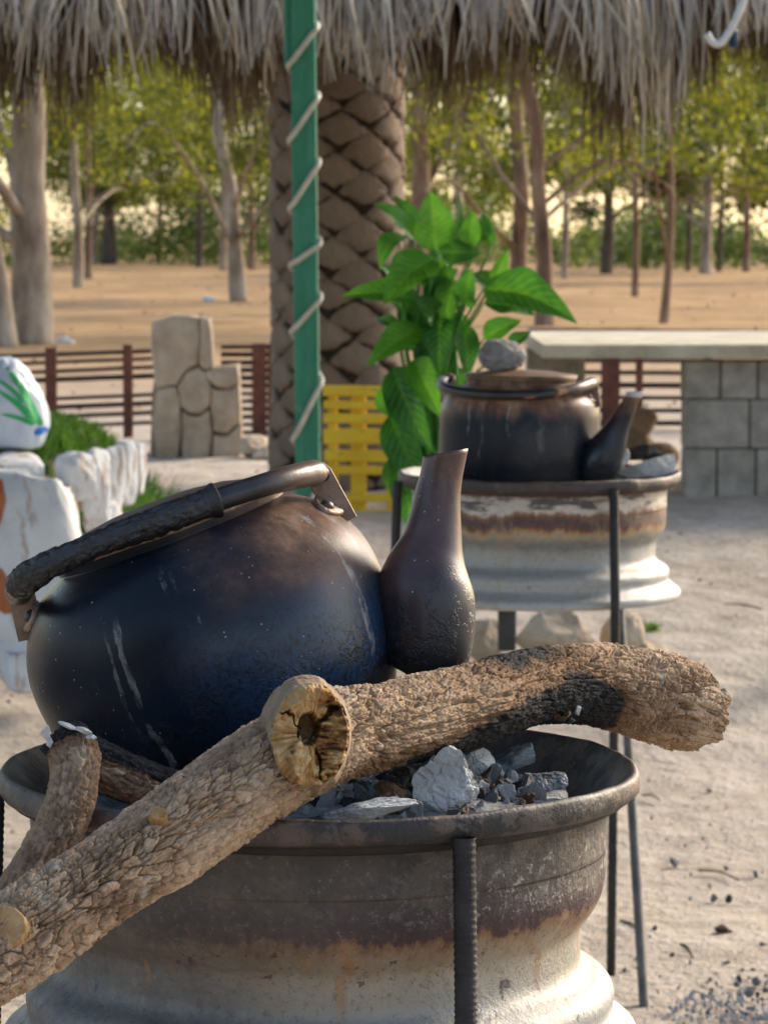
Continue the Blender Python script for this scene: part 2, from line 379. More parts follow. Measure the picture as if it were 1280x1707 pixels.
def mat_bark(name, base=((.14, .082, .048), (.34, .225, .138), (.54, .40, .275)), obj_scale=1.0):
    m = M(name); ch = m.attr('char'); tn = m.attr('tone')
    n = m.noise(22 * obj_scale, 6, .65); nf = m.noise(140 * obj_scale, 5, .7)
    c = m.ramp(m.math('ADD', m.math('MULTIPLY', n, .6), m.math('MULTIPLY', tn, .4)), [(.25, base[0]), (.5, base[1]), (.75, base[2])])
    c = m.mix(m.math('MULTIPLY', m.step(m.noise(9 * obj_scale, 4), .55, .7), .35), c, (.30, .17, .095))
    c = m.mix(m.math('MULTIPLY', m.step(nf, .55, .72), .35), c, (.46, .39, .30))
    lich = m.math('MULTIPLY', m.step(m.noise(1, 3, .5, m.map((30, 30, 30))), .62, .70), .6)
    c = m.mix(lich, c, (.42, .37, .30))
    chm = m.step(m.math('ADD', ch, m.math('MULTIPLY', m.math('SUBTRACT', n, .5), .9)), .35, .62)
    brn = m.step(m.math('ADD', ch, m.math('MULTIPLY', m.math('SUBTRACT', n, .5), .5)), .08, .4)
    c = m.mix(m.math('MULTIPLY', brn, .75), c, m.ramp(nf, [(.3, (.075, .036, .017)), (.7, (.20, .105, .05))]))
    c = m.mix(chm, c, m.ramp(nf, [(.3, (.010, .009, .009)), (.75, (.045, .042, .042))]))
    b = m.bump(nf, .0018, .9); b = m.bump(m.vor(170 * obj_scale), .001, .6, b)
    return m.fin(c, .92, 0, .18)
def mat_wood():
    m = M('broken_wood'); rho = m.attr('rho'); hol = m.attr('hollow')
    n = m.noise(60, 6, .7); nl = m.noise(14, 4, .6)
    fb = m.attr('fib'); c = m.ramp(m.math('ADD', m.math('MULTIPLY', n, .45), m.math('MULTIPLY', fb, .55)), [(.28, (.06, .026, .010)), (.42, (.24, .12, .035)), (.55, (.42, .26, .11)), (.72, (.58, .43, .23))])
    c = m.mix(m.math('MULTIPLY', m.step(nl, .50, .62), .7), c, m.ramp(fb, [(.3, (.07, .022, .008)), (.7, (.34, .14, .03))]))
    c = m.mix(m.math('MULTIPLY', hol, .7), c, (.06, .035, .018))
    c = m.mix(m.step(rho, .96, 1.05), c, m.ramp(n, [(.3, (.17, .115, .07)), (.7, (.36, .27, .18))]))
    m.bump(n, .002, .9); return m.fin(c, .85, 0, .2)
def mat_char(name, a=(.012, .012, .013), b=(.05, .052, .058), ash=(.40, .40, .40), amt=.5):
    m = M(name); n = m.noise(50, 5, .7); r = m.rand()
    c = m.ramp(n, [(.3, a), (.7, b)])
    k = m.step(m.math('ADD', m.noise(28, 4, .65), m.math('MULTIPLY', r, .3)), .95 - amt * .5, 1.02 - amt * .35)
    c = m.mix(m.math('MULTIPLY', k, .85), c, ash)
    m.bump(m.noise(160, 5, .7), .0015, .8); return m.fin(c, .8, 0, .3)
def mat_leaf(name, c1, c2, c3, trans=.45, scale=3.0, rough=.45, spec=.4, veins=False):
    m = M(name); n = m.noise(scale, 4, .6); r = m.rand(); tn = m.attr('tone')
    c = m.ramp(m.math('ADD', m.math('MULTIPLY', n, .5), m.math('MULTIPLY', tn, .5)), [(.25, c1), (.5, c2), (.8, c3)])
    if veins:
        lu, lv = m.attr('lu'), m.attr('lv'); ph_ = m.math('SINE', m.math('MULTIPLY', m.math('SUBTRACT', lu, m.math('MULTIPLY', lv, .22)), 62.0))
        vn = m.math('MAXIMUM', m.math('MULTIPLY', m.step(ph_, .72, .98), m.step(lv, 1.0, .6)), m.step(lv, .07, .02))
        c = m.mix(m.math('MULTIPLY', vn, .45), c, (.16, .36, .06)); c = m.mix(m.math('MULTIPLY', m.step(m.noise(35, 4, .7), .55, .72), .3), c, (.10, .17, .05))
        m.bump(m.math('SUBTRACT', m.math('MULTIPLY', m.math('ADD', ph_, 1.0), .5), vn), .004, .5)
    m.fin(c, rough, 0, spec)
    tr = m.t.nodes.new('ShaderNodeBsdfTranslucent'); mx = m.t.nodes.new('ShaderNodeMixShader'); mx.inputs[0].default_value = trans
    br = m.mix(1.0, c, (1.0, .95, .55), 'MULTIPLY'); g = m.t.nodes.new('ShaderNodeGamma'); g.inputs[1].default_value = .8
    m.t.links.new(br, g.inputs[0]); m.t.links.new(g.outputs[0], tr.inputs[0])
    m.t.links.new(m.b.outputs[0], mx.inputs[1]); m.t.links.new(tr.outputs[0], mx.inputs[2]); m.t.links.new(mx.outputs[0], m.out.inputs[0])
    return m.m
def mat_thatch():
    m = M('thatch'); tn = m.attr('tone'); n = m.noise(25, 4, .6, m.map((1, 1, .15)))
    c = m.ramp(tn, [(0, (.055, .030, .014)), (.25, (.13, .078, .040)), (.45, (.24, .165, .10)), (.62, (.31, .25, .185)), (.85, (.48, .42, .34)), (1, (.60, .47, .30))])
    c = m.mix(m.math('MULTIPLY', m.step(n, .5, .7), .35), c, (.16, .12, .09))
    return m.fin(c, .75, 0, .25)
def mat_green():
    m = M('green_paint'); n = m.noise(3, 5, .65, m.map((14, 14, 1.5))); w_ = m.noise(30, 5, .7, m.map((1, 1, .5)))
    c = m.ramp(n, [(.3, (.020, .16, .095)), (.7, (.045, .26, .165))])
    c = m.mix(m.math('MULTIPLY', m.step(w_, .60, .70), .5), c, (.16, .28, .22))
    m.bump(w_, .002, .5); return m.fin(c, .5, 0, .4)
def mat_yellow():
    m = M('yellow_paint'); n = m.noise(40, 5, .7, m.map((.3, 1, 1)))
    c = m.ramp(m.noise(6, 4), [(.3, (.60, .36, .014)), (.7, (.76, .50, .03))])
    c = m.mix(m.math('MULTIPLY', m.step(n, .6, .68), .75), c, (.13, .08, .04)); m.bump(n, .002, .5); return m.fin(c, .6, 0, .35)
def mat_white_rock():
    m = M('whitewashed_stone'); x, y, z = m.xyz(); n = m.noise(5, 6, .65); nf = m.noise(40, 5, .7)
    c = m.ramp(n, [(.3, (.50, .52, .56)), (.7, (.76, .77, .78))])
    c = m.mix(m.math('MULTIPLY', m.step(nf, .58, .72), .5), c, (.40, .36, .32))
    c = m.mix(m.math('MULTIPLY', m.step(m.noise(5, 5, .7, m.map((3, 3, .7))), .55, .63), .75), c, (.36, .23, .13))
    b = m.bump(nf, .01, .6); return m.fin(c, .8, 0, .25)
def mat_sack():
    m = M('white_sack'); n = m.noise(9, 4); c = m.ramp(n, [(.3, (.50, .58, .70)), (.7, (.66, .70, .78))])
    m.bump(m.noise(14, 5, .6), .01, .6); return m.fin(c, .45, 0, .4)
def mat_eucbark(name, a, b, c_):
    m = M(name); n = m.noise(4, 5, .65, m.map((1.2, 1.2, .35))); n2 = m.noise(22, 5, .7, m.map((1, 1, .2)))
    c = m.ramp(n, [(.3, a), (.5, b), (.72, c_)]); c = m.mix(m.math('MULTIPLY', m.step(n2, .55, .7), .5), c, a)
    m.bump(n2, .02, .6); return m.fin(c, .85, 0, .2)
def mat_palm():
    m = M('palm_leaf_base'); n = m.noise(8, 5, .65); nf = m.noise(70, 5, .7, m.map((1, 1, .4)))
    c = m.ramp(n, [(.3, (.16, .118, .085)), (.7, (.29, .22, .165))]); c = m.mix(m.math('MULTIPLY', m.step(nf, .52, .7), .5), c, (.12, .08, .055))
    c = m.mix(m.math('MULTIPLY', m.rand(), .5), c, (.15, .108, .078)); m.bump(nf, .009, .9); return m.fin(c, .9, 0, .15)

MT = dict(
    soil=mat_soil(), rim1=mat_rim('burnt_rim'), rim2=mat_rim('rusty_cream_rim', True),
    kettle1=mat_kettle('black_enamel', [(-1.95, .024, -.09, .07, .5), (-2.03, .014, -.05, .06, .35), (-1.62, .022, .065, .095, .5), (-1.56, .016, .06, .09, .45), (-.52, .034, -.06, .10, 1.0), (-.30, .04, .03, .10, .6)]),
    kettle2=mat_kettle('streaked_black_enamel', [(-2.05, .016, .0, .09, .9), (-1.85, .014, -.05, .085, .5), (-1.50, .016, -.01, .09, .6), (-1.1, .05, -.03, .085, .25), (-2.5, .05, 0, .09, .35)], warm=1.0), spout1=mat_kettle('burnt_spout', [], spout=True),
    ring=simple('sooty_iron', (.014, .013, .013), (.035, .029, .027), 18, .6, .004, 90, .3, .4),
    ring2=simple('rusty_iron', (.035, .028, .028), (.12, .055, .04), 6, .65, .004, 90, .3, .4),
    rebar=simple('black_rebar', (.014, .014, .016), (.045, .042, .042), 25, .6, .003, 160, .3, .45),
    rebar2=simple('grey_rebar', (.09, .085, .08), (.17, .155, .14), 25, .65, .003, 160, .3, .4),
    handle=None, grip=simple('charred_grip', (.006, .006, .007), (.016, .016, .018), 40, .38, .005, 130, 0, .6),
    bracket=simple('bare_brown_steel', (.13, .075, .05), (.34, .235, .17), 22, .45, .002, 160, .35, .5),
    rivet=simple('dark_rivet', (.035, .028, .026), (.11, .085, .075), 60, .4, .001, 200, .7, .5),
    collar=simple('scorched_collar', (.16, .085, .05), (.38, .27, .19), 40, .45, .003, 180, .5, .5),
    lid=simple('burnt_lid', (.014, .012, .013), (.045, .038, .038), 16, .5, .002, 150, .2, .5),
    lid2=simple('tan_burnt_lid', (.085, .045, .025), (.27, .17, .095), 14, .5, .002, 120, .3, .4),
    bark=mat_bark('log_bark'), wood=mat_wood(),
    cutwood=simple('pale_cut_wood', (.24, .125, .045), (.50, .31, .14), 60, .8, .001, 300),
    char=mat_char('charcoal'), charash=mat_char('ashy_charcoal', (.03, .032, .036), (.12, .125, .135), (.42, .42, .42), .75),
    brownchar=mat_char('scorched_wood', (.03, .02, .014), (.16, .085, .04), (.40, .36, .30), .45),
    paleash=simple('pale_ash', (.20, .20, .205), (.48, .48, .48), 30, .95, .004, 120, 0, .1),
    whiteash=simple('white_ash', (.34, .335, .325), (.62, .61, .59), 30, .95, .004, 120, 0, .1),
    ashbed=simple('grey_ash', (.10, .097, .093), (.36, .35, .335), 40, .95, .006, 140, 0, .1),
    shade_blocker=simple('shade_blocker_thatch', (.05, .034, .02), (.15, .105, .065), 8, .9, .02, 30),  # for the added roof and wall out of view
    thatch=mat_thatch(), palm=mat_palm(), palmgap=simple('palm_fibre', (.02, .014, .010), (.05, .034, .022), 30, .95, .01, 60, 0, .1),
    green=mat_green(), rope=simple('cream_rope_light', (.42, .38, .30), (.58, .54, .44), 30, .5, .002, 60),
    plant=mat_leaf('broad_leaf', (.010, .075, .012), (.035, .19, .014), (.11, .36, .020), .4, 14, .42, .4, True),
    stem=simple('leaf_stalk', (.03, .13, .015), (.07, .24, .03), 20, .5, .001, 60),
    pot=simple('dark_pot', (.03, .03, .032), (.06, .058, .056), 10, .7, .002, 40),
    rust=simple('red_brown_steel', (.075, .026, .016), (.17, .060, .034), 14, .65, .003, 80),
    rail=simple('dark_rail', (.030, .016, .012), (.085, .040, .027), 14, .65, .003, 80),
    cement=simple('faux_stone_cement', (.38, .285, .195), (.60, .485, .36), 9, .9, .02, 28, detail=8),
    joint=simple('dark_cement_joint', (.17, .12, .08), (.26, .19, .13), 12, .95, .01, 40),
    whiterock=mat_white_rock(), redpaint=simple('red_brown_paint', (.30, .085, .03), (.42, .15, .06), 10, .7, .004, 40),
    grass=mat_leaf('grass_blades', (.03, .09, .012), (.065, .19, .02), (.15, .27, .04), .35, 20, .6, .3),
    sack=mat_sack(), print_green=simple('green_print', (.02, .30, .10), (.05, .46, .16), 10, .5, 0, 60), print_blue=simple('blue_print', (.02, .12, .50), (.04, .2, .65), 10, .5, 0, 60),
    slab=simple('pale_slab', (.36, .31, .21), (.62, .56, .42), 7, .8, .012, 40, detail=8),
    block=simple('concrete_block', (.24, .215, .18), (.42, .385, .33), 12, .95, .012, 55),
    stone=simple('tan_stone', (.34, .25, .165), (.58, .48, .36), 6, .9, .02, 25),
    stone2=simple('brown_stone', (.18, .125, .085), (.36, .27, .20), 6, .9, .02, 25),
    greystone=simple('rough_grey_stone', (.13, .12, .115), (.40, .38, .36), 22, .95, .012, 60),
    yellow=mat_yellow(),
    euc=mat_eucbark('pale_peeling_bark', (.12, .078, .05), (.30, .235, .17), (.52, .45, .36)),
    euc2=mat_eucbark('brown_peeling_bark', (.075, .042, .026), (.21, .13, .08), (.40, .29, .20)),
    euc3=mat_eucbark('dark_bark', (.05, .038, .028), (.10, .075, .055), (.17, .13, .095)),
    gum=mat_leaf('gum_leaf', (.022, .034, .006), (.085, .102, .012), (.33, .33, .022), .6, 1.2, .5, .3),
    bush=mat_leaf('bush_leaf', (.045, .075, .018), (.09, .14, .03), (.16, .20, .05), .45, 1.2, .55, .3),
    litter=simple('white_litter', (.55, .55, .53), (.75, .75, .72), 10, .6, .004, 30),
    bluelitter=simple('blue_litter', (.08, .30, .42), (.16, .45, .60), 10, .5, .004, 30),
    twig=simple('dry_twig', (.13, .09, .06), (.25, .18, .12), 30, .9, .002, 90),
    pipe=simple('white_pipe', (.55, .54, .50), (.72, .71, .68), 10, .45, .001, 40), navy=simple('navy_plastic', (.01, .03, .07), (.02, .05, .11), 10, .4, 0, 40),
)
def mat_handle():
    m = M('worn_black_handle'); n = m.noise(30, 5, .6); nl = m.noise(14, 3, .5, m.map((.6, 1.5, 1.5)))
    x, y, z = m.xyz()
    c = m.ramp(n, [(.3, (.012, .012, .015)), (.7, (.030, .028, .030))])
    c = m.mix(m.math('MULTIPLY', m.step(x, .09, .15), .8), c, (.17, .115, .085))
    c = m.mix(m.step(nl, .63, .66), c, (.34, .17, .09))
    m.bump(m.noise(120, 4), .0008, .6); return m.fin(c, .36, .2, .6)
MT['handle'] = mat_handle()

# ================================================================== GROUND
def build_ground():
    xs = np.concatenate([-np.geomspace(1800, 4, 26), np.linspace(-3.6, 3.6, 181), np.geomspace(4, 1800, 26)])
    ys = np.concatenate([[-1500, -400, -100, -30, -10, -4, -1], np.linspace(0, 16, 330), np.geomspace(16.3, 60, 60), np.geomspace(62, 3000, 40)])
    X, Y = np.meshgrid(xs, ys); n = X.size
    base = 0.5 * sstep(7.5, 14, Y) + 0.12 * sstep(14, 40, Y)
    P = np.stack([X.ravel(), Y.ravel(), np.zeros(n)], 1)
    near = (np.abs(P[:, 0]) < 60) * (P[:, 1] < 200)
    d = near * (.018 * fbm(P * 1.6, 4, 5) + .007 * fbm(P * 9, 3, 8)) * (1 - .5 * sstep(14, 30, P[:, 1])) + near * sstep(20, 45, P[:, 1]) * .10 * fbm(P * .22, 3, 2)
    v = np.stack([P[:, 0], P[:, 1], base.ravel() + d], 1)
    f = grid_faces(len(ys), len(xs), False)
    return tag(obj('ground', (v, f), MT['soil']), 'dry beige dirt ground', None, None, 'structure')
build_ground()

# ================================================================== UNSEEN ROOF AND WALL added to shape the light on the stoves
def build_shade_roof():
    r = empty('shade_roof', (0, 3, 0)); tag(r, 'unseen dark roof added to shade the cooking place', 'roof')
    obj('roof_bed', box((-.9, 3.85, 2.98), (5.4, 7.1, .3), .02), MT['shade_blocker'], r, smooth=False)  # added out of view to block overhead sky; edges set for the light
    for x in (-3.3, 1.65):
        for y in (.5, 3.8, 7.2): obj('post', tube([(x, y, -.1), (x, y, 1.4), (x, y, 2.82)], .06, 12), MT['euc3'], r)
    obj('shade_wall', box((-2.9, -4.6, 1.4), (4.6, .2, 2.9), .01), MT['shade_blocker'], r, smooth=False)  # unseen wall added behind the camera to darken the left side
build_shade_roof()

# ================================================================== STOVES
RIM_PROF = [  # outside, from inside bottom up over the lip and down
    (.215, -.205), (.222, -.12), (.228, -.075), (.236, -.052), (.247, -.034), (.259, -.020), (.270, -.008), (.277, -.001), (.2825, .003), (.287, .001), (.2885, -.006), (.2880, -.014), (.2830, -.0195),
    (.273, -.0205), (.266, -.0225), (.2615, -.028), (.2595, -.040), (.2590, -.055), (.2585, -.068), (.2575, -.071), (.2575, -.090), (.2565, -.100), (.254, -.110), (.249, -.120), (.243, -.129), (.238, -.136), (.236, -.144),
    (.2355, -.158), (.236, -.168), (.239, -.175), (.245, -.180), (.253, -.184), (.260, -.189), (.2645, -.196), (.2655, -.203), (.2645, -.210), (.265, -.216), (.2695, -.222), (.277, -.228), (.2845, -.233), (.288, -.240), (.2875, -.248), (.283, -.252), (.272, -.252), (.255, -.246)]
def resample(prof, k):
    P = [(a, 0, b) for a, b in prof]; q = catmull(P, (len(P) - 1) * k + 1); return [(float(x[0]), float(x[2])) for x in q]
def rebar_vf(P_, r=.0092, rib=.0006, pitch=.013, seg=12):
    P_ = np.asarray(P_, float); L = np.linalg.norm(np.diff(P_, axis=0), axis=1).sum(); n = max(8, int(L / (pitch / 4)))
    pts = catmull(P_, n)
    V, D, T, th = tube_grid(pts, r, seg)
    s = np.linspace(0, L, n)[:, None]; ph = (s / pitch + th[None] / (2 * math.pi) * 1.0) % 1.0
    hgt = rib * (ph < .45) + rib * 1.1 * ((np.abs(((th[None] + .6) % math.pi) - math.pi / 2) < .22))
    V = V + D * hgt[:, :, None]
    v = V.reshape(-1, 3); f = grid_faces(n, seg)[:, ::-1]
    return v, f
def build_stove(center, rimmat, ringmat, legs, label, seed, legmats):
    root = empty('wheel_rim_stove', (center.x, center.y, 0.0)); tag(root, label, 'stove', 'stoves made from truck wheel rims')
    z0 = center.z
    v, f = lathe(resample(RIM_PROF, 3), 160); v = np.array(v); f = np.array(f)
    r = np.hypot(v[:, 0], v[:, 1]); u = v / (r[:, None] + 1e-9); u[:, 2] = 0
    d = .0022 * fbm(v * 9, 3, seed) + .0011 * fbm(v * 45, 4, seed + 1)
    lip = sstep(-.03, 0, v[:, 2]) * sstep(.255, .28, r)
    v = v + u * d[:, None]; v[:, 2] += lip * .0035 * fbm(v * 14, 3, seed + 4)
    obj('rim', (v, f[:, ::-1]), rimmat, root, loc=(0, 0, z0))
    # iron hoop welded just below the lip
    th = np.linspace(0, 2 * math.pi, 121)[:-1]
    hp = np.stack([.2705 * np.cos(th), .2705 * np.sin(th), -.0205 + .001 * np.sin(3 * th + seed)], 1)
    hp = np.vstack([hp, hp[:1]])
    obj('hoop', tube(hp, .0075, 8, False), ringmat, root, loc=(0, 0, z0))
    for k, (a, foot, smooth_bar) in enumerate(legs):
        top = np.array([.2935 * math.sin(a), -.2935 * math.cos(a), z0 - .014]); ft = np.array([foot[0] - center.x, foot[1] - center.y, -.05])
        knee = np.array([.3015 * math.sin(a), -.3015 * math.cos(a), z0 - .27]); mid_ = knee * .6 + ft * .4
        if smooth_bar: o = obj('leg', tube(catmull([top, (top + knee) / 2, knee, mid_, ft], 40), .0098, 12), legmats[k], root)
        else: o = obj('leg', rebar_vf([top, (top + knee) / 2, knee, mid_, ft]), legmats[k], root)
    return root
S1 = W(532, 1280, 2.89); S2 = W(899, 788, 6.58)
def sp(S, a, r=.30): return (S.x + r * math.sin(a), S.y - r * math.cos(a))
build_stove(S1, MT['rim1'], MT['ring'], [(R(-76), (S1.x - .345, S1.y - .10), False), (R(25), (S1.x + .17, S1.y - .30), False), (R(150), (S1.x + .16, S1.y + .32), False)],
            'large sooty wheel rim stove in the foreground under the tilted kettle', 3, [MT['rebar']] * 3)
f1 = ground_pt(1018, 1622); f2 = ground_pt(1076, 1676)
build_stove(S2, MT['rim2'], MT['ring2'], [(R(-80), (S2.x - .32, S2.y - .02), False), (R(27), (f1.x, f1.y), False), (R(143), (f2.x, f2.y), True)],
            'smaller looking cream and rust wheel rim stove standing behind the foreground one', 9, [MT['rebar'], MT['rebar'], MT['rebar2']])

# ash beds
def ash_bed(S, seed, zc, mound, label, r=.224):
    v, f = [], []; n, m = 26, 72
    P = []
    for i in range(n):
        q = r * (i / (n - 1)) ** .8
        for j in range(m): P.append((q * math.cos(2 * math.pi * j / m), q * math.sin(2 * math.pi * j / m), 0))
    P = np.array(P); h = zc + mound(P[:, 0], P[:, 1]) + .010 * fbm(P * 28, 4, seed) + .004 * fbm(P * 110, 3, seed + 2)
    P[:, 2] = h
    o = obj('ash_bed', (P, grid_faces(n, m)), MT['ashbed'], loc=(S.x, S.y, S.z)); tag(o, label, 'ash', None, 'stuff')
    return o
MOUND = lambda x, y: .030 * np.exp(-((x - .07) ** 2 / .022 + (y + .03) ** 2 / .03))
ash_bed(S1, 4, -.036, MOUND, 'grey ash bed filling the foreground stove')
ash_bed(S2, 5, -.035, lambda x, y: 0 * x, 'grey ash bed filling the rear stove')

# ================================================================== KETTLES
BODY = [(0, -.108), (.06, -.108), (.118, -.1075), (.130, -.105), (.139, -.099), (.149, -.084), (.158, -.064), (.1655, -.040), (.170, -.012), (.1715, .010), (.1695, .032), (.163, .054), (.152, .074), (.138, .090), (.124, .100), (.114, .1055), (.1105, .1075), (.111, .111), (.1115, .117), (.109, .120), (.105, .119), (.1045, .112)]
BODY2 = [(0, -.108), (.06, -.108), (.130, -.1075), (.147, -.103), (.1565, -.092), (.1615, -.068), (.1640, -.035), (.1645, 0.0), (.1640, .030), (.1620, .052), (.1560, .071), (.1440, .086), (.1290, .096), (.1170, .102), (.1115, .1060), (.111, .111), (.1115, .117), (.109, .120), (.105, .119), (.1045, .112)]
def kettle(root, mat, lidmat, collarmat, spout, handle_pts, ear, lid_r=.102, lid_shift=(0, 0), knob=True, white_tip=False, dents=0.0, grip=True, lid_tilt=0, spoutmat=None, prof=None, lid_k=1.0):
    # body
    v, f = lathe(resample(prof or BODY, 4), 128); v = np.array(v); f = np.array(f)
    r = np.hypot(v[:, 0], v[:, 1]) + 1e-6
    d = .0045 * fbm(v * 6, 3, 21) * sstep(.02, .1, r)
    v[:, 0] += v[:, 0] / r * d; v[:, 1] += v[:, 1] / r * d
    if dents: v[:, 2] -= 0
    body = obj('body', (v, f), mat, root)
    obj('collar', lathe([(.1085, .1135), (.1125, .1145), (.1135, .118), (.111, .1215), (.107, .122), (.103, .120), (.102, .114)], 96), collarmat, body)
    # lid
    lv = lathe([(.0001, .1415), (.02, .1411), (.045, .1395), (.07, .136), (.085, .132), (.092, .129), (lid_r, .1265), (lid_r + .003, .1235), (lid_r + .002, .121), (lid_r - .006, .121), (.09, .124)], 96)
    lv = ([(a_, b_, .121 + (c_ - .121) * lid_k) for a_, b_, c_ in lv[0]], lv[1])
    lid = obj('lid', lv, lidmat, root, loc=(lid_shift[0], lid_shift[1], 0), rot=(0, lid_tilt, 0))
    if knob: obj('knob', lathe([(.0001, .151), (.010, .1505), (.015, .148), (.016, .145), (.012, .143), (.008, .142), (.008, .138)], 24), lidmat, lid)
    # spout: closed bulb rising to an open lip
    pts, rad = spout
    C = catmull([(*p, q) for p, q in zip(pts, rad)], 70); cp, cr = C[:, :3], np.maximum(C[:, 3], .001)
    V, D, T, th = tube_grid(cp, cr, 40, up=(1, 0, 0))
    n = len(V)
    side = (D @ np.array([1., 0, 0]))
    tipw = sstep(.84, 1.0, np.linspace(0, 1, n))[:, None]
    V[:, :, 2] += tipw * .007 * side; V[:, :, 0] += tipw * .004 * np.maximum(side, 0)
    V = V + D * (.0012 * fbm(V.reshape(-1, 3) * 18, 3, 31).reshape(n, 40))[:, :, None]
    inner = V[-1] - D[-1] * .0016; deep = V[-8] - D[-8] * .003
    allv = np.concatenate([V.reshape(-1, 3), inner, deep]); fc = grid_faces(n + 2, 40)[:, ::-1]
    s = obj('spout', (allv, fc), spoutmat or mat, root)
    if white_tip:
        tv = np.concatenate([(V[k] + D[k] * .0012) for k in range(n - 4, n)] + [V[-1] - D[-1] * .003]); obj('spout_cap', (tv, grid_faces(5, 40)[:, ::-1]), MT['whiteash'], s)
    # ears (both sides) and handle
    for sx in (1, -1):
        ex, ey, ez = ear
        br = extrude_poly([(-.012, -.032), (.012, -.032), (.0125, .018), (.009, .027), (0, .0305), (-.009, .027), (-.0125, .018)], .0035, .0007)
        Mx = Matrix.Translation((sx * ex, ey, ez)) @ Matrix.Rotation(sx * -.15, 4, 'Y')
        e = obj('ear', xf(br, Mx), MT['bracket'], root, smooth=False)
        # riveted foot plate following the shoulder
        nrm = Vector((sx * .74, -.12, .66)).normalized(); q = nrm.to_track_quat('Z', 'X' if sx > 0 else 'X').to_matrix().to_4x4()
        base = Vector((sx * .1465, ey - .004, .0825))
        pl = lathe([(.0001, .0035), (.022, .0033), (.0245, .0022), (.025, 0), (.024, -.002)], 28)
        pl = ([(x * .62, y * 1.25, z - .10 * (x * x) - 3.2 * y * y) for x, y, z in pl[0]], pl[1])
        obj('foot_plate', xf(pl, Matrix.Translation(base) @ q), MT['bracket'], e)
        for dy in (-.017, .017):
            rv = lathe([(.0001, .0048), (.004, .0042), (.0062, .0022), (.0066, 0)], 14)
            obj('rivet', xf(rv, Matrix.Translation(base + q.to_3x3() @ Vector((0, dy, .0022))) @ q), MT['rivet'], e)
        rv = lathe([(.0001, .0055), (.0045, .0048), (.0075, .0022), (.008, 0)], 16)
        obj('pivot', xf(rv, Matrix.Translation((sx * ex, ey - .0035, ez + .018)) @ Matrix.Rotation(math.pi / 2, 4, 'X')), MT['rivet'], e)
    hp = catmull(handle_pts, 90); rr = np.full(90, .0106); rr[:5] = np.linspace(.008, .0115, 5); rr[5:22] = np.linspace(.0125, .0105, 17); rr[-5:] = np.linspace(.011, .008, 5)
    h = obj('handle', tube(hp, rr, 20), MT['handle'], root)
    if grip:
        i0, i1 = grip
        gp = hp[i0:i1]; gq = catmull(gp, 120); t = np.linspace(0, 1, 120)
        gr = .0124 + .0009 * np.sin(t * 9) + .0018 * sstep(.07, .0, t) + .0022 * sstep(.035, .0, t)
        V, D, T, th = tube_grid(gq, gr, 48)
        flat = V.reshape(-1, 3); fl = worley(flat * np.array([70, 150, 150]), 4); dd = .0016 * fbm(flat * 90, 4, 6) + .0016 * sstep(.0, .25, fl[1] - fl[0])
        keep = sstep(.02, .09, t)[:, None]
        V = V + D * ((dd.reshape(120, 48) - .001) * keep)[:, :, None]
        i_end0, i_end1 = gq[0], gq[-1]
        vv = np.concatenate([np.repeat(i_end0[None], 48, 0), V.reshape(-1, 3), np.repeat(i_end1[None], 48, 0)])
        obj('grip', (vv, grid_faces(122, 48)[:, ::-1]), MT['grip'], h)
    return root
SPOUT1 = ([(.160, -.026, -.094), (.168, -.026, -.090), (.180, -.026, -.073), (.192, -.026, -.046), (.2015, -.026, -.020), (.2115, -.023, .000), (.224, -.019, .020), (.237, -.016, .044), (.249, -.014, .067), (.262, -.012, .091)],
          [.004, .033, .0435, .0465, .0450, .0375, .0282, .0228, .0206, .0214])
HANDLE1 = [(.150, -.004, .113), (.138, -.030, .118), (.110, -.070, .124), (.060, -.100, .1285), (0, -.116, .130), (-.055, -.121, .130), (-.100, -.113, .127), (-.130, -.092, .120), (-.145, -.055, .111), (-.148, -.012, .106), (-.148, .004, .106)]
K1 = W(354, 1072, 2.975)
k1 = empty('kettle', K1, (0, R(-20.5), 0)); tag(k1, 'black burnt kettle tilted on the log in the foreground stove', 'kettle', 'black kettles on the stoves')
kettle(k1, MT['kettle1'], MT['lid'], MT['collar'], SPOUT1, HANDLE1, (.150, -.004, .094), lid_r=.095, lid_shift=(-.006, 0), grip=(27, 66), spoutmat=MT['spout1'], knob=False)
HANDLE2 = [(.150, -.004, .111), (.142, -.035, .107), (.122, -.085, .100), (.075, -.130, .092), (0, -.152, .088), (-.070, -.142, .089), (-.122, -.108, .094), (-.150, -.062, .100), (-.157, -.020, .106), (-.152, -.002, .110), (-.148, .006, .111)]
SPOUT2 = ([(.150, -.045, -.095), (.158, -.048, -.090), (.166, -.052, -.074), (.176, -.055, -.05), (.186, -.056, -.026), (.197, -.057, -.004), (.208, -.058, .020), (.220, -.058, .046), (.232, -.058, .072), (.244, -.058, .098)],
          [.003, .026, .037, .042, .040, .0335, .0255, .0200, .0165, .0152])
K2z = S2.z + .108 - .030
K2 = Vector((W(866, 700, S2.y).x, S2.y - .01, K2z))
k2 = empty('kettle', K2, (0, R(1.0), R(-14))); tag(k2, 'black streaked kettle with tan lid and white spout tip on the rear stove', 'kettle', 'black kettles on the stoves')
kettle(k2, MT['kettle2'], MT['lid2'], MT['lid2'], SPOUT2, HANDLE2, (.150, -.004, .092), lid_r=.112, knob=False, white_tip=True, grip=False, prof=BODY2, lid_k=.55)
for c in k2.children:
    pass
st = obj('stone', rock(77, (.048, .042, .034), 4, 6, .16, .06, 8), MT['greystone'], smooth=False); st.location = W(838, 586, S2.y - .01); st.location.z = K2z + .1325 + .029
tag(st, 'rough grey stone weighing down the lid of the rear kettle', 'stone')

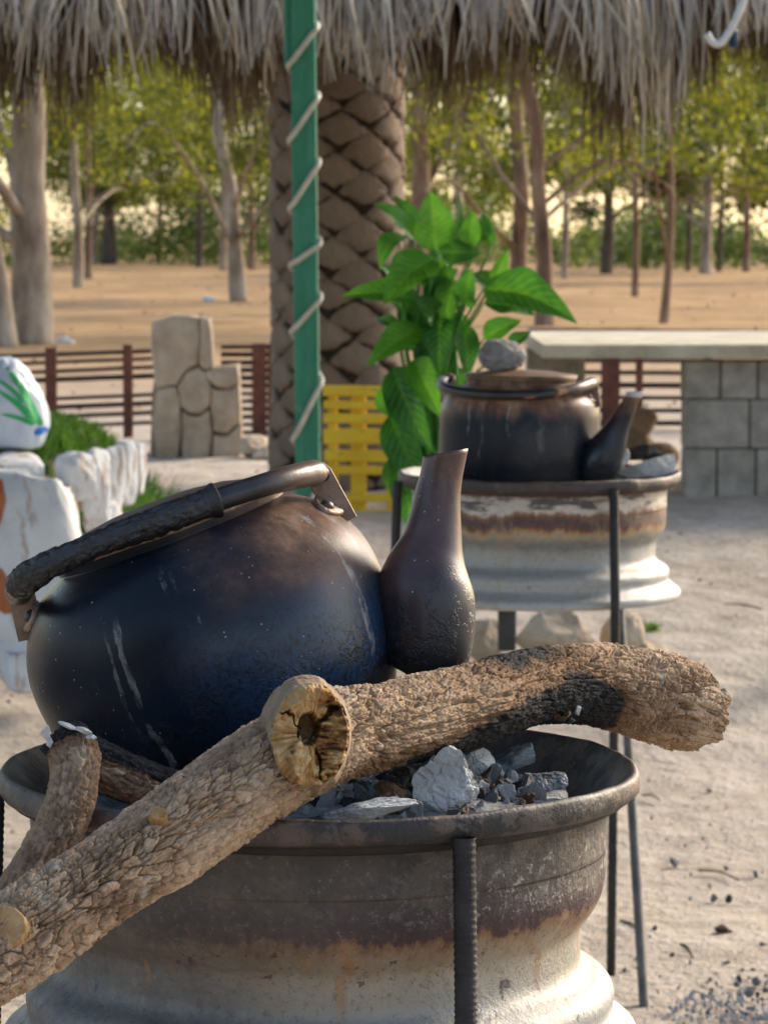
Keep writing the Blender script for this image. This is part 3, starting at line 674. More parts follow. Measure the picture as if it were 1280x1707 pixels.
# ================================================================== LOG
def bark_tube(pts, rad, n, seg, seed, plate=.0032, cell=(70, 120), char_fn=None, jag=(0, 0), twist=0, ridge_fn=None):
    C = catmull([(*p, r) for p, r in zip(pts, rad)], n); cp, cr = C[:, :3], C[:, 3]
    V, D, T, th = tube_grid(cp, cr, seg); s = np.concatenate([[0], np.cumsum(np.linalg.norm(np.diff(cp, axis=0), axis=1))])
    rr = np.mean(cr)
    S = np.repeat(s[:, None], seg, 1); TH_ = np.repeat(th[None], n, 0)
    q = np.stack([S.ravel() * cell[0], np.cos(TH_).ravel() * rr * cell[1], np.sin(TH_).ravel() * rr * cell[1]], 1)
    qw = q + .35 * np.stack([fbm(q * .8, 3, seed + 50), fbm(q * .8 + 9, 3, seed + 51), fbm(q * .8 + 19, 3, seed + 52)], 1)
    if ridge_fn is not None:                                  # longer ridges towards the broken end, finer cells in the middle
        un = np.repeat(np.linspace(0, 1, n)[:, None], seg, 1).ravel(); rk, fk_ = ridge_fn(un)
        qw = qw * np.stack([1 - .62 * rk, 1 + .15 * rk, 1 + .15 * rk], 1)
    qw = qw + 1.3 * np.stack([fbm(q * .16 + 3, 2, seed + 53), fbm(q * .16 + 11, 2, seed + 54), fbm(q * .16 + 23, 2, seed + 55)], 1)
    f1_, f2_, cid = worley(qw, seed); e = f2_ - f1_ + .10 * sstep(.10, .45, fbm(q * .45 + 61, 3, seed + 56))
    if ridge_fn is not None: e = e * (1 - fk_) + fk_ * (.05 + .13 * np.abs(fbm(q * 2.2, 3, seed + 60)) * 2.5)
    g1, g2, gid = worley(qw * 2.3 + 5, seed + 3); e2 = g2 - g1
    lump = fbm(q * .22, 3, seed + 9)
    big = sstep(.015, .085, e); small = sstep(.0, .10, e2)
    mixp = sstep(-.3, .3, fbm(q * .15 + 31, 2, seed + 17))
    fis = np.abs(fbm(q * np.array([.22, .95, .95]) + 41, 3, seed + 80)); fis = sstep(.0, .07, fis)
    rgh = np.abs(fbm(q * np.array([1.1, 2.6, 2.6]), 4, seed + 82))
    d = plate * .75 * (fis - 1) - .0020 * sstep(.10, .0, rgh) + plate * .85 * (big * (.86 + .28 * cid) - 1) * (.35 + .65 * mixp) + plate * .22 * (small - 1) * sstep(-.2, .3, fbm(q * .2 + 77, 2, seed + 18)) + .0045 * lump + .0016 * fbm(q * 1.4, 3, seed + 12) + .0016 * fbm(q * np.array([2.2, 5.5, 5.5]), 4, seed + 14)
    V2 = V.reshape(-1, 3) + D.reshape(-1, 3) * d[:, None]
    tone = np.clip(.5 + .5 * (cid - .5) * mixp + .35 * lump + .25 * (gid - .5), 0, 1)
    u = np.repeat(np.linspace(0, 1, n)[:, None], seg, 1).ravel()
    Tn = np.repeat(T[:, None, :], seg, 1).reshape(-1, 3)
    ch = char_fn(u, V2, D.reshape(-1, 3)) if char_fn else np.zeros(len(V2))
    # jagged ends
    for k, (a, b) in enumerate(((0.06, 0), (.94, 1))):
        wgt = sstep(a, b, u); amp = jag[k]
        nz = fbm(np.stack([np.cos(TH_).ravel() * 2.2, np.sin(TH_).ravel() * 2.2, np.full(len(u), k * 7.)], 1), 4, seed + 77)
        V2 = V2 + Tn * (wgt * nz * amp)[:, None]
    f = grid_faces(n, seg)[:, ::-1]
    return V2, f, tone, ch, cp, T, n, seg
def cap_ends(V, n, seg, cp, T, depth=.012, seed=0, rings=7):
    """broken end caps: concentric rings pushed inwards, appended to V"""
    vs = [V]; fs = []; off = len(V); rho_new = []
    for end, base in ((0, 0), (1, (n - 1) * seg)):
        ring = V[base:base + seg]; c = ring.mean(0); prev = np.arange(base, base + seg)
        sgn = 1 if end == 0 else -1
        for k in range(1, rings + 1):
            t = 1 - k / rings
            R_ = c + (ring - c) * t
            nz = fbm((R_ - c) * 60, 4, seed + end) * depth + fbm((R_ - c) * 200, 3, seed + 5) * depth * .35
            R_ = R_ + T[0 if end == 0 else -1][None] * (sgn * (.3 * depth * (1 - t)) + nz * (1 - t ** 6))[:, None]
            idx = np.arange(off, off + seg); vs.append(R_); off += seg
            q = np.stack([prev, np.roll(prev, -1), np.roll(idx, -1), idx], 1)
            fs.append(q if end == 0 else q[:, ::-1]); prev = idx
    return np.concatenate(vs), np.concatenate(fs)
LOG_PX = [(-190, 1705, 2.36, 78), (-60, 1625, 2.42, 80), (90, 1525, 2.475, 80), (240, 1425, 2.535, 76), (390, 1322, 2.605, 82), (520, 1238, 2.68, 84), (650, 1212, 2.765, 76), (780, 1178, 2.86, 72), (890, 1146, 2.955, 64), (985, 1142, 3.03, 70), (1080, 1160, 3.085, 77), (1130, 1174, 3.11, 76), (1172, 1188, 3.13, 68)]
LP = [W(a, b, c) for a, b, c, d in LOG_PX]; LR = [d * PX(c) for a, b, c, d in LOG_PX]
def log_char(u, V, D):
    # charred where it lay over the fire: the underside past the middle, strongest near the back lip
    nz = .25 * fbm(V * 22, 3, 71)
    c = np.exp(-((u + nz * .16 - .695) / .075) ** 2) * sstep(.75, -.75, D[:, 2] + nz * 1.6) * .95
    c = c + np.exp(-((u + nz * .1 - .58) / .13) ** 2) * sstep(.30, -.8, D[:, 2] + nz * 1.6) * .75
    c = c + np.exp(-((u - .65) / .05) ** 2) * sstep(.6, 1.0, D[:, 2]) * .4
    c = c + np.exp(-((u - .64) / .12) ** 2) * .30
    return c
V, f, tone, ch, cp, T, n, seg = bark_tube(LP, LR, 1100, 300, 5, .0068, (60, 104), log_char, (.02, .022), 0, lambda u: (sstep(.76, .84, u), .65 * sstep(.44, .52, u) * sstep(.80, .70, u)))
V, fcap = cap_ends(V, n, seg, cp, T, .016, 3)
extra = len(V) - len(tone)
log = obj('log', (V, np.concatenate([f, fcap])), [MT['bark'], MT['wood']], smooth=True, attrs={'fib': np.full(len(V), .55), 'tone': np.concatenate([tone, np.full(extra, .8)]), 'char': np.concatenate([ch, np.zeros(extra)]), 'rho': np.zeros(len(V)), 'hollow': np.zeros(len(V))},
          fmat=np.concatenate([np.zeros(len(f)), np.ones(len(fcap))]))
tag(log, 'thick gnarled log with a broken knot laid across the foreground stove', 'log')
def knot(center, axis, upv, rx, rz, depth, hollow=True, seed=0, nr=70, na=200, parent=None, name='broken_knot', back=.05):
    axis = Vector(axis).normalized(); upv = Vector(upv); upv = (upv - axis * upv.dot(axis)).normalized(); rt = upv.cross(axis)  # axis towards viewer
    phi = np.linspace(0, 2 * math.pi, na, endpoint=False); rows = []; rho = []; hol = []; fibs = []
    edge = 1 + .07 * fbm(np.stack([np.cos(phi) * 1.6, np.sin(phi) * 1.6, np.full(na, seed)], 1), 4, seed) + .03 * fbm(np.stack([np.cos(phi) * 6, np.sin(phi) * 6, np.full(na, seed)], 1), 3, seed + 1)
    for i in range(nr):
        t = i / (nr - 1)
        if t < .72:
            q = t / .72; rr = q * edge
            P = np.stack([rr * np.cos(phi), rr * np.sin(phi), np.zeros(na)], 1); X_, Z_ = P[:, 0], P[:, 1]
            fib = fbm(np.stack([np.cos(phi) * 12, np.sin(phi) * 12, np.full(na, q * 2.2)], 1), 4, seed + 2); hv = np.zeros(na); fcol = .55 + .45 * fib
            if hollow:
                h = .0018 * fib * q + .0030 * fbm(P * 6, 4, seed + 3)
                sh = np.hypot((X_ + .06) / .25, (Z_ - .10) / .32) + .55 * fbm(P * 3.5, 4, seed + 4)
                hv = sstep(1.15, .75, sh); h = h - .027 * hv
                right = sstep(.02, .30, X_ + .15 * fbm(P * 3, 3, seed + 5)); st_ = fbm(P * np.array([3.5, 15, 1]) + 3, 4, seed + 6)
                h = h - .014 * right * (1 - q) + .006 * right * st_; fcol = fcol * (1 - right) + right * (.38 + .65 * st_)
                for (a0, wd) in ((50, .075), (-62, .05), (152, .03)):
                    dd = np.abs((phi - R(a0) - .22 * fbm(P * 5, 2, seed + 8) + math.pi) % (2 * math.pi) - math.pi) * q
                    cr = sstep(wd, wd * .2, dd) * sstep(.2, .4, q) * sstep(.98, .85, q); h = h - .014 * cr; hv = np.maximum(hv, cr * .9)
                wd_ = sstep(.36, .30, np.abs(X_ + .24) * 1.1 + np.abs(Z_ + .46) * .75 + .12 * fbm(P * 5, 3, 9)); h = h + .013 * wd_ - .008 * wd_ * (X_ + .3); hv = hv * (1 - wd_); fcol = fcol * (1 - wd_) + wd_ * (.68 + .25 * st_)
                crust = sstep(.50, .62, Z_ + .22 * X_ * -1 + .3 * fbm(P * 3.3, 4, 19)); h = h + crust * (.007 + .006 * fbm(P * 7, 3, 23)); fcol = fcol * (1 - crust) + crust * .66
            else: h = .0010 * fib * q
            h = h - .006 * sstep(.9, 1, q)
            rows.append((rr, h)); rho.append(np.full(na, q)); hol.append(hv); fibs.append(np.clip(fcol, 0, 1))
        else:
            q = (t - .72) / .28
            fl = 1 + .22 * q ** 1.5 + .03 * fbm(np.stack([np.cos(phi) * 3, np.sin(phi) * 3, np.full(na, q * 3)], 1), 4, seed + 6)
            rows.append((edge * fl, np.full(na, -.006 - back * q) + .003 * fbm(np.stack([np.cos(phi) * 6, np.sin(phi) * 6, np.full(na, q * 5)], 1), 3, seed + 7)))
            rho.append(np.full(na, 1.02 + q)); hol.append(np.zeros(na)); fibs.append(np.full(na, .5))
    A = np.array(axis); U = np.array(upv); Rr = np.array(rt); vs = []
    for rr, h in rows:
        vs.append(np.array(center)[None] + Rr[None] * (rr * np.cos(phi) * rx)[:, None] + U[None] * (rr * np.sin(phi) * rz)[:, None] + A[None] * h[:, None])
    v = np.concatenate(vs)
    return obj(name, (v, grid_faces(nr, na)), MT['wood'] if hollow else MT['cutwood'], parent, attrs={'rho': np.concatenate(rho), 'hollow': np.concatenate(hol), 'fib': np.concatenate(fibs), 'tone': np.full(len(v), .5), 'char': np.zeros(len(v))})
tocam = lambda p: (Vector((0, 0, CAMZ)) - Vector(p)).normalized()
kc = W(519, 1226, 2.594)
kn = knot(kc, tocam(kc) + Vector((.10, 0, .02)), (.12, 0, 1), .0320, .0415, .03, True, 8, 110, 260, parent=log); kn['label'] = 'broken branch knot with torn orange heartwood'
kc = W(265, 1356, 2.5085); sk = knot(kc, tocam(kc) + Vector((.05, 0, .45)), (0, 0, 1), .0066, .0056, .01, False, 4, 30, 60, log, 'cut_twig', .008)
kc = W(4, 1543, 2.4155); sk2 = knot(kc, tocam(kc) + Vector((-.15, 0, .38)), (.3, 0, 1), .020, .017, .01, False, 14, 40, 90, log, 'bare_wood_patch', .006)
# splinter and charred flakes
def flake(seed, size, mat, loc, rot=None, parent=None, name='flake', sub=3):
    o = obj(name, rock(seed, size, sub, 10, .2, .10, 6, (.35, .9)), mat, parent, smooth=False)
    o.location = loc; o.rotation_euler = rot or (seed * 1.3 % 6, seed * 2.1 % 6, seed * .7 % 6); return o
flake(3, (.016, .006, .010), MT['cutwood'], W(1150, 1232, 3.10), (0, .3, .2), log, 'splinter')
for i, (a, b, c, mt_) in enumerate([(905, 1190, 13, 'whiteash'), (925, 1192, 15, 'brownchar'), (945, 1192, 14, 'brownchar'), (962, 1186, 12, 'whiteash'), (938, 1200, 10, 'brownchar'), (888, 1192, 8, 'whiteash'), (952, 1202, 9, 'charash')]):
    flake(20 + i, (c * .0004, c * .0003, c * .0005), MT[mt_], W(a, b, 2.945), None, log, 'ash_flake')
# dry grass stems caught in the end bark
for i, (a, b, c, d) in enumerate([(1158, 1128, 1175, 1105), (1182, 1192, 1205, 1190), (1180, 1200, 1196, 1204)]):
    obj('dry_stem', tube([W(a, b, 3.1), W((a + c) / 2 + 2, (b + d) / 2 + 3, 3.1), W(c, d, 3.1)], [.0006, .0005, .0003], 5), MT['twig'], log)

# forked branch
FK1 = [(92, 1228, 2.715, 34), (118, 1250, 2.71, 46), (125, 1300, 2.685, 43), (108, 1360, 2.665, 43), (78, 1420, 2.645, 44), (40, 1480, 2.62, 44), (10, 1530, 2.60, 42)]
FK2 = [(100, 1255, 2.715, 38), (165, 1275, 2.72, 43), (235, 1305, 2.735, 42), (310, 1335, 2.755, 42), (400, 1372, 2.78, 42)]
def fork_char(u, V, D): return .20 + 1.0 * sstep(.05, .85, D[:, 2]) + .5 * sstep(.12, 0, u)
A_ = bark_tube([W(*q[:3]) for q in FK1], [q[3] * PX(q[2]) for q in FK1], 200, 110, 40, .0032, (75, 110), lambda u, V, D: .16 + .7 * sstep(.32, 0, u), (.012, .0))
B_ = bark_tube([W(*q[:3]) for q in FK2], [q[3] * PX(q[2]) for q in FK2], 200, 110, 44, .0030, (75, 110), fork_char, (.005, .0))
va, fa = cap_ends(A_[0], A_[6], A_[7], A_[4], A_[5], .008, 7); vb, fb = cap_ends(B_[0], B_[6], B_[7], B_[4], B_[5], .006, 8)
vv = np.concatenate([va, vb]); ff = np.concatenate([A_[1], fa, B_[1] + len(va), fb + len(va)])
tn = np.concatenate([A_[2], np.full(len(va) - len(A_[2]), .4), B_[2], np.full(len(vb) - len(B_[2]), .4)]); chv = np.concatenate([A_[3], np.full(len(va) - len(A_[3]), .8), B_[3], np.full(len(vb) - len(B_[3]), .8)])
fk = obj('forked_branch', (vv, ff), MT['bark'], attrs={'tone': tn, 'char': chv}); tag(fk, 'short forked branch with ash white tip on the left lip of the foreground stove', 'branch')
for i, (a, b, sx, sz) in enumerate([(76, 1222, 10, 16), (84, 1236, 8, 12), (112, 1211, 20, 6), (138, 1218, 18, 6), (152, 1230, 12, 6)]):
    flake(60 + i, (sx * .00048, .004, sz * .00048), MT['whiteash'], W(a, b, 2.685), (0, .35 if i > 1 else 0, 0), fk, 'ash_flake')

# ================================================================== COALS in the foreground stove
COALM = [mk_mesh('charcoal_piece', *rock(200 + i, (1, rng.uniform(.55, .95), rng.uniform(.4, .75)), 3, 12, .25, .22, 4, (.35, .85)), None, False) for i in range(14)]
def mounted(x, y): return -.036 + float(MOUND(np.float64(x), np.float64(y)))
cmats = [MT['char'], MT['charash'], MT['charash'], MT['paleash'], MT['brownchar']]
cm_cache = {}
def coal(i, mi):
    if (i, mi) not in cm_cache:
        me = COALM[i].copy(); me.materials.clear(); me.materials.append(cmats[mi]); cm_cache[(i, mi)] = me
    return cm_cache[(i, mi)]
rc = random.Random(5)
placed = 0; rubble = []
while placed < 340:
    x = rc.gauss(.09, .07); y = rc.gauss(-.02, .09)
    if x * x + y * y > .205 ** 2: continue
    s = rc.choice([.006, .008, .008, .010, .012, .014, .017]) * rc.uniform(.8, 1.2)
    lc = Vector((S1.x + x, S1.y + y, S1.z + mounted(x, y) + s * .45)); rt_ = (rc.uniform(0, 6), rc.uniform(0, 6), rc.uniform(0, 6)); placed += 1
    if s < .0095: rubble.append((lc, rt_, s, rc.randrange(14), rc.randrange(5))); continue
    o = link('charcoal_piece', coal(rc.randrange(14), rc.randrange(5)), None, lc, rt_, s)
    tag(o, 'one of the loose charcoal pieces in the foreground stove', 'charcoal', 'charcoal pieces in the foreground stove')
def merge_stuff(items, name, label, cat):
    vs, fs, fm = [], [], []; off = 0
    for lc, rt_, s_, mi, ci in items:
        me = COALM[mi]; v_ = np.zeros(len(me.vertices) * 3); me.vertices.foreach_get('co', v_); v_ = v_.reshape(-1, 3)
        Mx = Matrix.LocRotScale(Vector(lc), __import__('mathutils').Euler(rt_), Vector((s_,) * 3)); Ma = np.array(Mx)
        vs.append(v_ @ Ma[:3, :3].T + Ma[:3, 3]); f_ = np.zeros(len(me.polygons) * 3, dtype=np.int32); me.polygons.foreach_get('vertices', f_); fs.append(f_.reshape(-1, 3) + off); fm.append(np.full(len(me.polygons), ci)); off += len(v_)
    o = obj(name, (np.concatenate(vs), np.concatenate(fs)), cmats, smooth=False, fmat=np.concatenate(fm)); return tag(o, label, cat, None, 'stuff')
merge_stuff(rubble, 'charcoal_rubble', 'small charcoal rubble between the coals of the foreground stove', 'charcoal')
def ash_block(seed, size, loc, rot, mat, label, name='burnt_wood_block', cuts=12, ridges=True):
    v, f = rock(seed, (1, 1, 1), 5, cuts, .10, .05, 6, (.45, .8))
    if ridges:
        g1, g2, gid = worley(v * np.array([1.5, 4.5, 4.5]) + seed, seed); v = v * (1 - .10 * sstep(.12, 0, g2 - g1) + .06 * (gid - .5) + .03 * fbm(v * np.array([4, 14, 14]), 4, seed))[:, None]
    o = obj(name, (v * np.array(size)[None], f), mat, smooth=False, loc=loc, rot=rot); return tag(o, label, 'burnt wood')
ash_block(301, (.036, .030, .040), W(738, 1312, 2.775), (.2, .5, .3), MT['whiteash'], 'big white ash crusted wood block glowing out under the log in the foreground stove')
ash_block(302, (.022, .018, .022), W(797, 1272, 2.90), (.1, .2, 1.0), MT['whiteash'], 'small pale ash crusted block behind the big white one')
ash_block(303, (.040, .022, .010), W(618, 1352, 2.70), (0, -.12, .1), MT['whiteash'], 'flat pale bark slab under the log at the front lip')
ash_block(304, (.024, .018, .015), W(865, 1262, 2.98), (.3, -.4, .4), MT['charash'], 'largest grey charcoal lump at the back of the foreground stove')
ash_block(305, (.021, .016, .016), W(915, 1302, 2.90), (.1, .3, .8), MT['charash'], 'rounded grey charcoal lump nearest the right inner wall')
ash_block(306, (.024, .012, .007), W(905, 1338, 2.83), (0, .1, .3), MT['charash'], 'flat white edged charcoal chip near the front lip')
ash_block(307, (.018, .014, .016), W(655, 1328, 2.74), (.4, .6, .1), MT['brownchar'], 'scorched brown crumbled wood lump under the log')
# rear stove load
ash_block(311, (.070, .034, .027), W(1084, 779, 6.50), (.1, -.22, .1), MT['whiteash'], 'white ash covered burnt log end on the right of the rear stove')
o = ash_block(312, (.050, .040, .020), W(1074, 757, 6.58), (.1, -.20, .2), MT['char'], 'black charred slab lying on the white ash log of the rear stove')
ash_block(313, (.020, .02, .034), W(1030, 772, 6.52), (.2, .5, .2), MT['whiteash'], 'upright white ash flake beside the rear spout')

# ================================================================== PALM TRUNK
PY = 13.6
pb = ground_pt(562, 1000); pb = Vector((W(562, 600, PY).x, PY, G(PY)))
PR = 110 * PX(PY)
pt = empty('palm_trunk', pb); tag(pt, 'thick palm trunk with diamond leaf scars behind the green post', 'palm trunk')
hgt = 3.0
def prad(z): return PR * (1.06 - .05 * sstep(0, .5, z) + .03 * sstep(.2, 2.4, z))
zs = np.linspace(-.1, hgt, 60); cv = []
for z in zs:
    for j in range(48):
        a = 2 * math.pi * j / 48; r = float(prad(z)) * .955; cv.append((r * math.cos(a), r * math.sin(a), z))
obj('trunk', (np.array(cv), grid_faces(60, 48)), MT['palmgap'], pt)
NC = 7                                                    # leaf bases round the trunk in each course
rp = random.Random(8); rowh = .086
dm = []                                                    # a few shapes of curved diamond plate
for kk in range(6):
    vv, ff = [], []; nu, nv_ = 13, 9
    for i in range(nu):
        for j in range(nv_):
            s_ = i / (nu - 1) * 2 - 1; t_ = j / (nv_ - 1) * 2 - 1
            hw = (1 - abs(s_)) ** .8                        # half height of the diamond at s
            zz = t_ * hw * rowh * .90 + rp.uniform(-1, 1) * .007 - .02 * s_ * s_
            a = s_ * (math.pi / NC) * .95
            edge = min(1 - abs(t_), (1 - abs(s_)) * 1.2)
            r = PR * (.945 + .040 * min(edge * 7.0, 1) ** .5) + rp.uniform(-1, 1) * .003 + .006 * (-t_ * .5 + .5) * min(edge * 4, 1)
            vv.append((r * math.sin(a), -r * math.cos(a), zz)); 
    for i in range(nu - 1):
        for j in range(nv_ - 1): ff.append((i * nv_ + j, (i + 1) * nv_ + j, (i + 1) * nv_ + j + 1, i * nv_ + j + 1))
    dm.append(mk_mesh('leaf_base', vv, ff, MT['palm'], True))
for row in range(24):
    z = .02 + row * rowh
    if z > hgt - .1: break
    for c in range(NC):
        a = 2 * math.pi * (c + (row % 2) * .5 + .18) / NC + .02 * row
        if math.cos(a) < -.35: continue
        k = float(prad(z)) / PR
        o = link('leaf_base', dm[rp.randrange(6)], pt, (0, 0, z + rp.uniform(-.010, .010)), (rp.uniform(-.006, .006), rp.uniform(-.006, .006), a + rp.uniform(-.04, .04)), (k * rp.uniform(.985, 1.012), k * rp.uniform(.985, 1.012), rp.uniform(.9, 1.08)))

# ================================================================== GREEN POST with rope light
GY = 11.2
g0 = Vector((W(515, 700, GY).x, GY, G(GY))); g1 = W(503, -120, GY)
gp = empty('green_post', g0); tag(gp, 'green painted post wrapped in a cream rope light', 'post')
ax = (g1 - g0); L = ax.length; q = Vector((0, 0, 1)).rotation_difference(ax).to_matrix().to_4x4()
hw = 20.5 * PX(GY)
obj('shaft', xf(box((0, 0, L / 2 - .02), (hw * 2, hw * 1.9, L + .04), .006, segs=2), q), MT['green'], gp, smooth=False)
turns = [(1000, 905), (880, 800), (730, 640), (550, 500), (440, 408), (345, 275), (232, 165), (108, 48), (-10, -60)]   # where it crosses the front, left y -> right y
def gz(py): return (W(500, py, GY).z - g0.z)
hp = []; e = hw + .006
for i, (yl, yr) in enumerate(turns):
    zl, zr = gz(yl), gz(yr)
    hp += [(-e, e * .3, zl - .012), (-e, -e * .8, zl), (-e * .55, -e * 1.08, zl * .8 + zr * .2), (e * .5, -e * 1.08, zl * .25 + zr * .75), (e, -e * .8, zr), (e, e * .5, zr + .02)]
    if i + 1 < len(turns):
        zn = gz(turns[i + 1][0]); hp += [(e * .6, e * 1.05, zr * .75 + zn * .25), (-e * .6, e * 1.05, zr * .25 + zn * .75)]
obj('rope_light', xf(tube(catmull(hp, 700), .0092, 8), q), MT['rope'], gp)
o = obj('side_plate', xf(box((-hw - .011, -.01, gz(20) + .02), (.022, .05, .42), .004), q), MT['green'], gp, smooth=False)

# ================================================================== THATCHED ROOF EDGE
TY = 12.1
th_root = empty('thatched_roof', W(640, 20, TY)); tag(th_root, 'thatched palm frond roof edge hanging across the top', 'roof')
tb = th_root.location.copy()
def lower_px(x, layer):   # how far the fringe hangs down, in photo pixels
    xs = [-60, 0, 60, 115, 170, 230, 300, 370, 430, 480, 540, 640, 700, 760, 850, 930, 1000, 1060, 1120, 1180, 1240, 1340]
    if layer == 'front': ys = [95, 90, 105, 140, 105, 80, 80, 100, 115, 75, 120, 130, 120, 100, 70, 75, 160, 190, 205, 80, 60, 80]
    else: ys = [135, 135, 150, 190, 135, 105, 105, 185, 160, 80, 85, 100, 135, 175, 150, 145, 235, 195, 160, 125, 110, 150]
    return float(np.interp(x, xs, ys))
def blades(nb, layer, seed, name, depth, tone_rng, wid, toff=0.0):
    rg = random.Random(seed); vs = []; fs = []; tones = []; ns = 6
    clumps = [(rg.uniform(-90, 1370), rg.uniform(-.35, .35), rg.uniform(.6, 1.25), rg.gauss(0, .10)) for _ in range(64)]
    for b in range(nb):
        cx, ctilt, clen, cz = clumps[rg.randrange(len(clumps))]
        px = cx + rg.gauss(0, 20 if layer == 'front' else 26)
        low = lower_px(px, layer) * clen * (rg.uniform(.55, 1.08) if rg.random() < .9 else rg.uniform(1.0, 1.3))
        Y0 = TY + depth + rg.gauss(0, .06)
        top = W(px - ctilt * 60 + rg.gauss(0, 14), -70 + rg.uniform(-20, 40 if layer == 'front' else 20), Y0 + .18)
        end = W(px + ctilt * 55 + rg.gauss(0, 12), low, Y0 - (.08 if layer == 'front' else .0) + rg.gauss(0, .05))
        mid = (top + end) / 2 + Vector((rg.gauss(0, .012) + ctilt * .01, -.07 - rg.random() * .06, .04 + rg.random() * .05))
        wd = rg.uniform(*wid); yaw = rg.uniform(-.9, .9); side = Vector((math.cos(yaw), math.sin(yaw), 0)); o = len(vs)
        t0 = min(1, max(0, rg.uniform(*tone_rng) + cz)); curl = rg.gauss(0, .02)
        for i in range(ns):
            t = i / (ns - 1); p = top * (1 - t) ** 2 + mid * 2 * t * (1 - t) + end * t * t; p = p + Vector((curl * t * t, 0, 0))
            ww = wd * (1 - .75 * t ** 2); vs += [p - side * ww - tb, p + side * ww - tb]; tones += [t0, t0]
        for i in range(ns - 1): fs.append((o + 2 * i, o + 2 * i + 1, o + 2 * i + 3, o + 2 * i + 2))
    o = obj(name, (np.array([tuple(v) for v in vs]), np.array(fs)), MT['thatch'], th_root, smooth=True, attrs={'tone': tones})
    o['kind'] = 'stuff'; return o
blades(3700, 'back', 1, 'brown_fringe', .34, (.05, .40), (.003, .0065))
blades(1700, 'mid', 5, 'inner_fringe', .20, (.08, .44), (.003, .006))
blades(900, 'front', 2, 'grey_fringe', .0, (.55, 1.0), (.004, .009))
# single pale strands one can pick out
for i, pts in enumerate([[(195, -20), (198, 60), (201, 155)], [(202, -20), (215, 70), (232, 150)], [(255, -10), (240, 60), (228, 100)], [(318, -10), (316, 60), (310, 88)], [(928, -10), (965, 60), (975, 135)], [(1010, 0), (1050, 60), (1068, 95)], [(1120, -10), (1140, 70), (1142, 165)], [(538, 0), (535, 60), (528, 95)], [(722, -10), (740, 60), (742, 130)]]):
    P = [W(a, b, TY - .12) - tb for a, b in pts]; C = catmull(P, 12); wd = .0075
    v = []; 
    for j, p in enumerate(C): k = wd * (1 - .6 * (j / 11) ** 2); v += [(p[0] - k, p[1], p[2]), (p[0], p[1] - k * .5, p[2]), (p[0] + k, p[1], p[2])]
    fcs = []
    for j in range(11): fcs += [(3 * j, 3 * j + 1, 3 * j + 4, 3 * j + 3), (3 * j + 1, 3 * j + 2, 3 * j + 5, 3 * j + 4)]
    obj('palm_strand', (v, fcs), MT['thatch'], th_root, attrs={'tone': [1.0 if i < 2 else .8] * len(v)})
# the roof itself, rising away from the eave to a ridge
ez = W(640, -45, TY + .25).z
rv, rf = [], []
prof_r = [(TY + .10, ez - .02), (TY + .7, ez + .34), (TY + 1.1, ez + .34), (TY + 1.1, ez + .20), (TY + .7, ez + .20), (TY + .18, ez - .12)]
for x in (-3.4, 3.4):
    for (yy, z) in prof_r: rv.append((x - tb.x, yy - tb.y, z - tb.z))
k = len(prof_r)
for i in range(k): rf.append((i, (i + 1) % k, k + (i + 1) % k, k + i))
rf += [tuple(range(k))[::-1], tuple(range(k, 2 * k))]
obj('roof_bed', (rv, rf), MT['thatch'], th_root, smooth=False, attrs={'tone': [.2] * len(rv)})
# hook shaped pipe and dark fitting at top right
pp = empty('bent_pipe', W(1190, 60, TY - .35)); tag(pp, 'white bent pipe hook hanging in the thatch at top right', 'pipe')
obj('pipe', tube(catmull([W(a, b, TY - .35) - pp.location for a, b in [(1255, -60), (1240, 0), (1222, 40), (1203, 70), (1188, 70), (1178, 55)]], 40), .013, 12), MT['pipe'], pp)
obj('lamp_holder', xf(lathe([(.0001, .03), (.014, .03), (.018, .02), (.018, -.03), (.012, -.036), (.0001, -.036)], 20), Matrix.Translation(W(1222, 62, TY - .33) - pp.location)), MT['navy'], pp)

# ================================================================== LEAFY PLANT
LY = 8.7
pl = empty('leafy_plant', Vector((W(740, 700, LY).x, LY, G(LY)))); tag(pl, 'bright green broad leaved potted plant behind the rear kettle', 'plant')
plo = pl.location.copy()
def leaf_mesh(base, tip, width, bend, roll, seed):
    base = np.array(base); tip = np.array(tip); ax = tip - base; L = np.linalg.norm(ax); d = ax / L
    nrm = np.array([0, -1., .55]); nrm = nrm - d * (nrm @ d)
    if np.linalg.norm(nrm) < .1: nrm = np.array([1., -.3, 0]); nrm -= d * (nrm @ d)
    nrm /= np.linalg.norm(nrm); sd_ = np.cross(d, nrm)
    c, s_ = math.cos(roll), math.sin(roll); nrm, sd_ = nrm * c + sd_ * s_, sd_ * c - nrm * s_
    nu, nv_ = 18, 9; v = []; tn_ = []; lu_ = []; lv_ = []; rg = random.Random(seed); ph = rg.random() * 6; amp = rg.uniform(.03, .07)
    for i in range(nu):
        t = i / (nu - 1); wv = width * .5 * (math.sin(math.pi * min(1, t ** .72)) ** .85) * (1 - .25 * t) * 1.18
        cen = base + d * L * t + nrm * (bend * L * math.sin(math.pi * t * .95)) + np.array([0, 0, -1]) * (abs(bend) * .6 * L * t * t)
        for j in range(nv_):
            s2 = j / (nv_ - 1) * 2 - 1
            fold = abs(s2) * wv * .38 + wv * amp * 2.2 * math.sin(t * 13 + ph) * s2 * s2 + wv * .06 * math.sin(t * 42) * (1 - abs(s2))
            v.append(cen + sd_ * (s2 * wv) + nrm * fold); lu_.append(t); lv_.append(abs(s2)); tn_.append(min(1, max(0, .42 + .32 * math.sin(seed * 1.7) + (.28 if abs(s2) < .05 else 0) + .10 * math.sin(t * 30 + abs(s2) * 9))))
    f = grid_faces(nu, nv_, False)
    return np.array(v), f, {'tone': tn_, 'lu': lu_, 'lv': lv_}
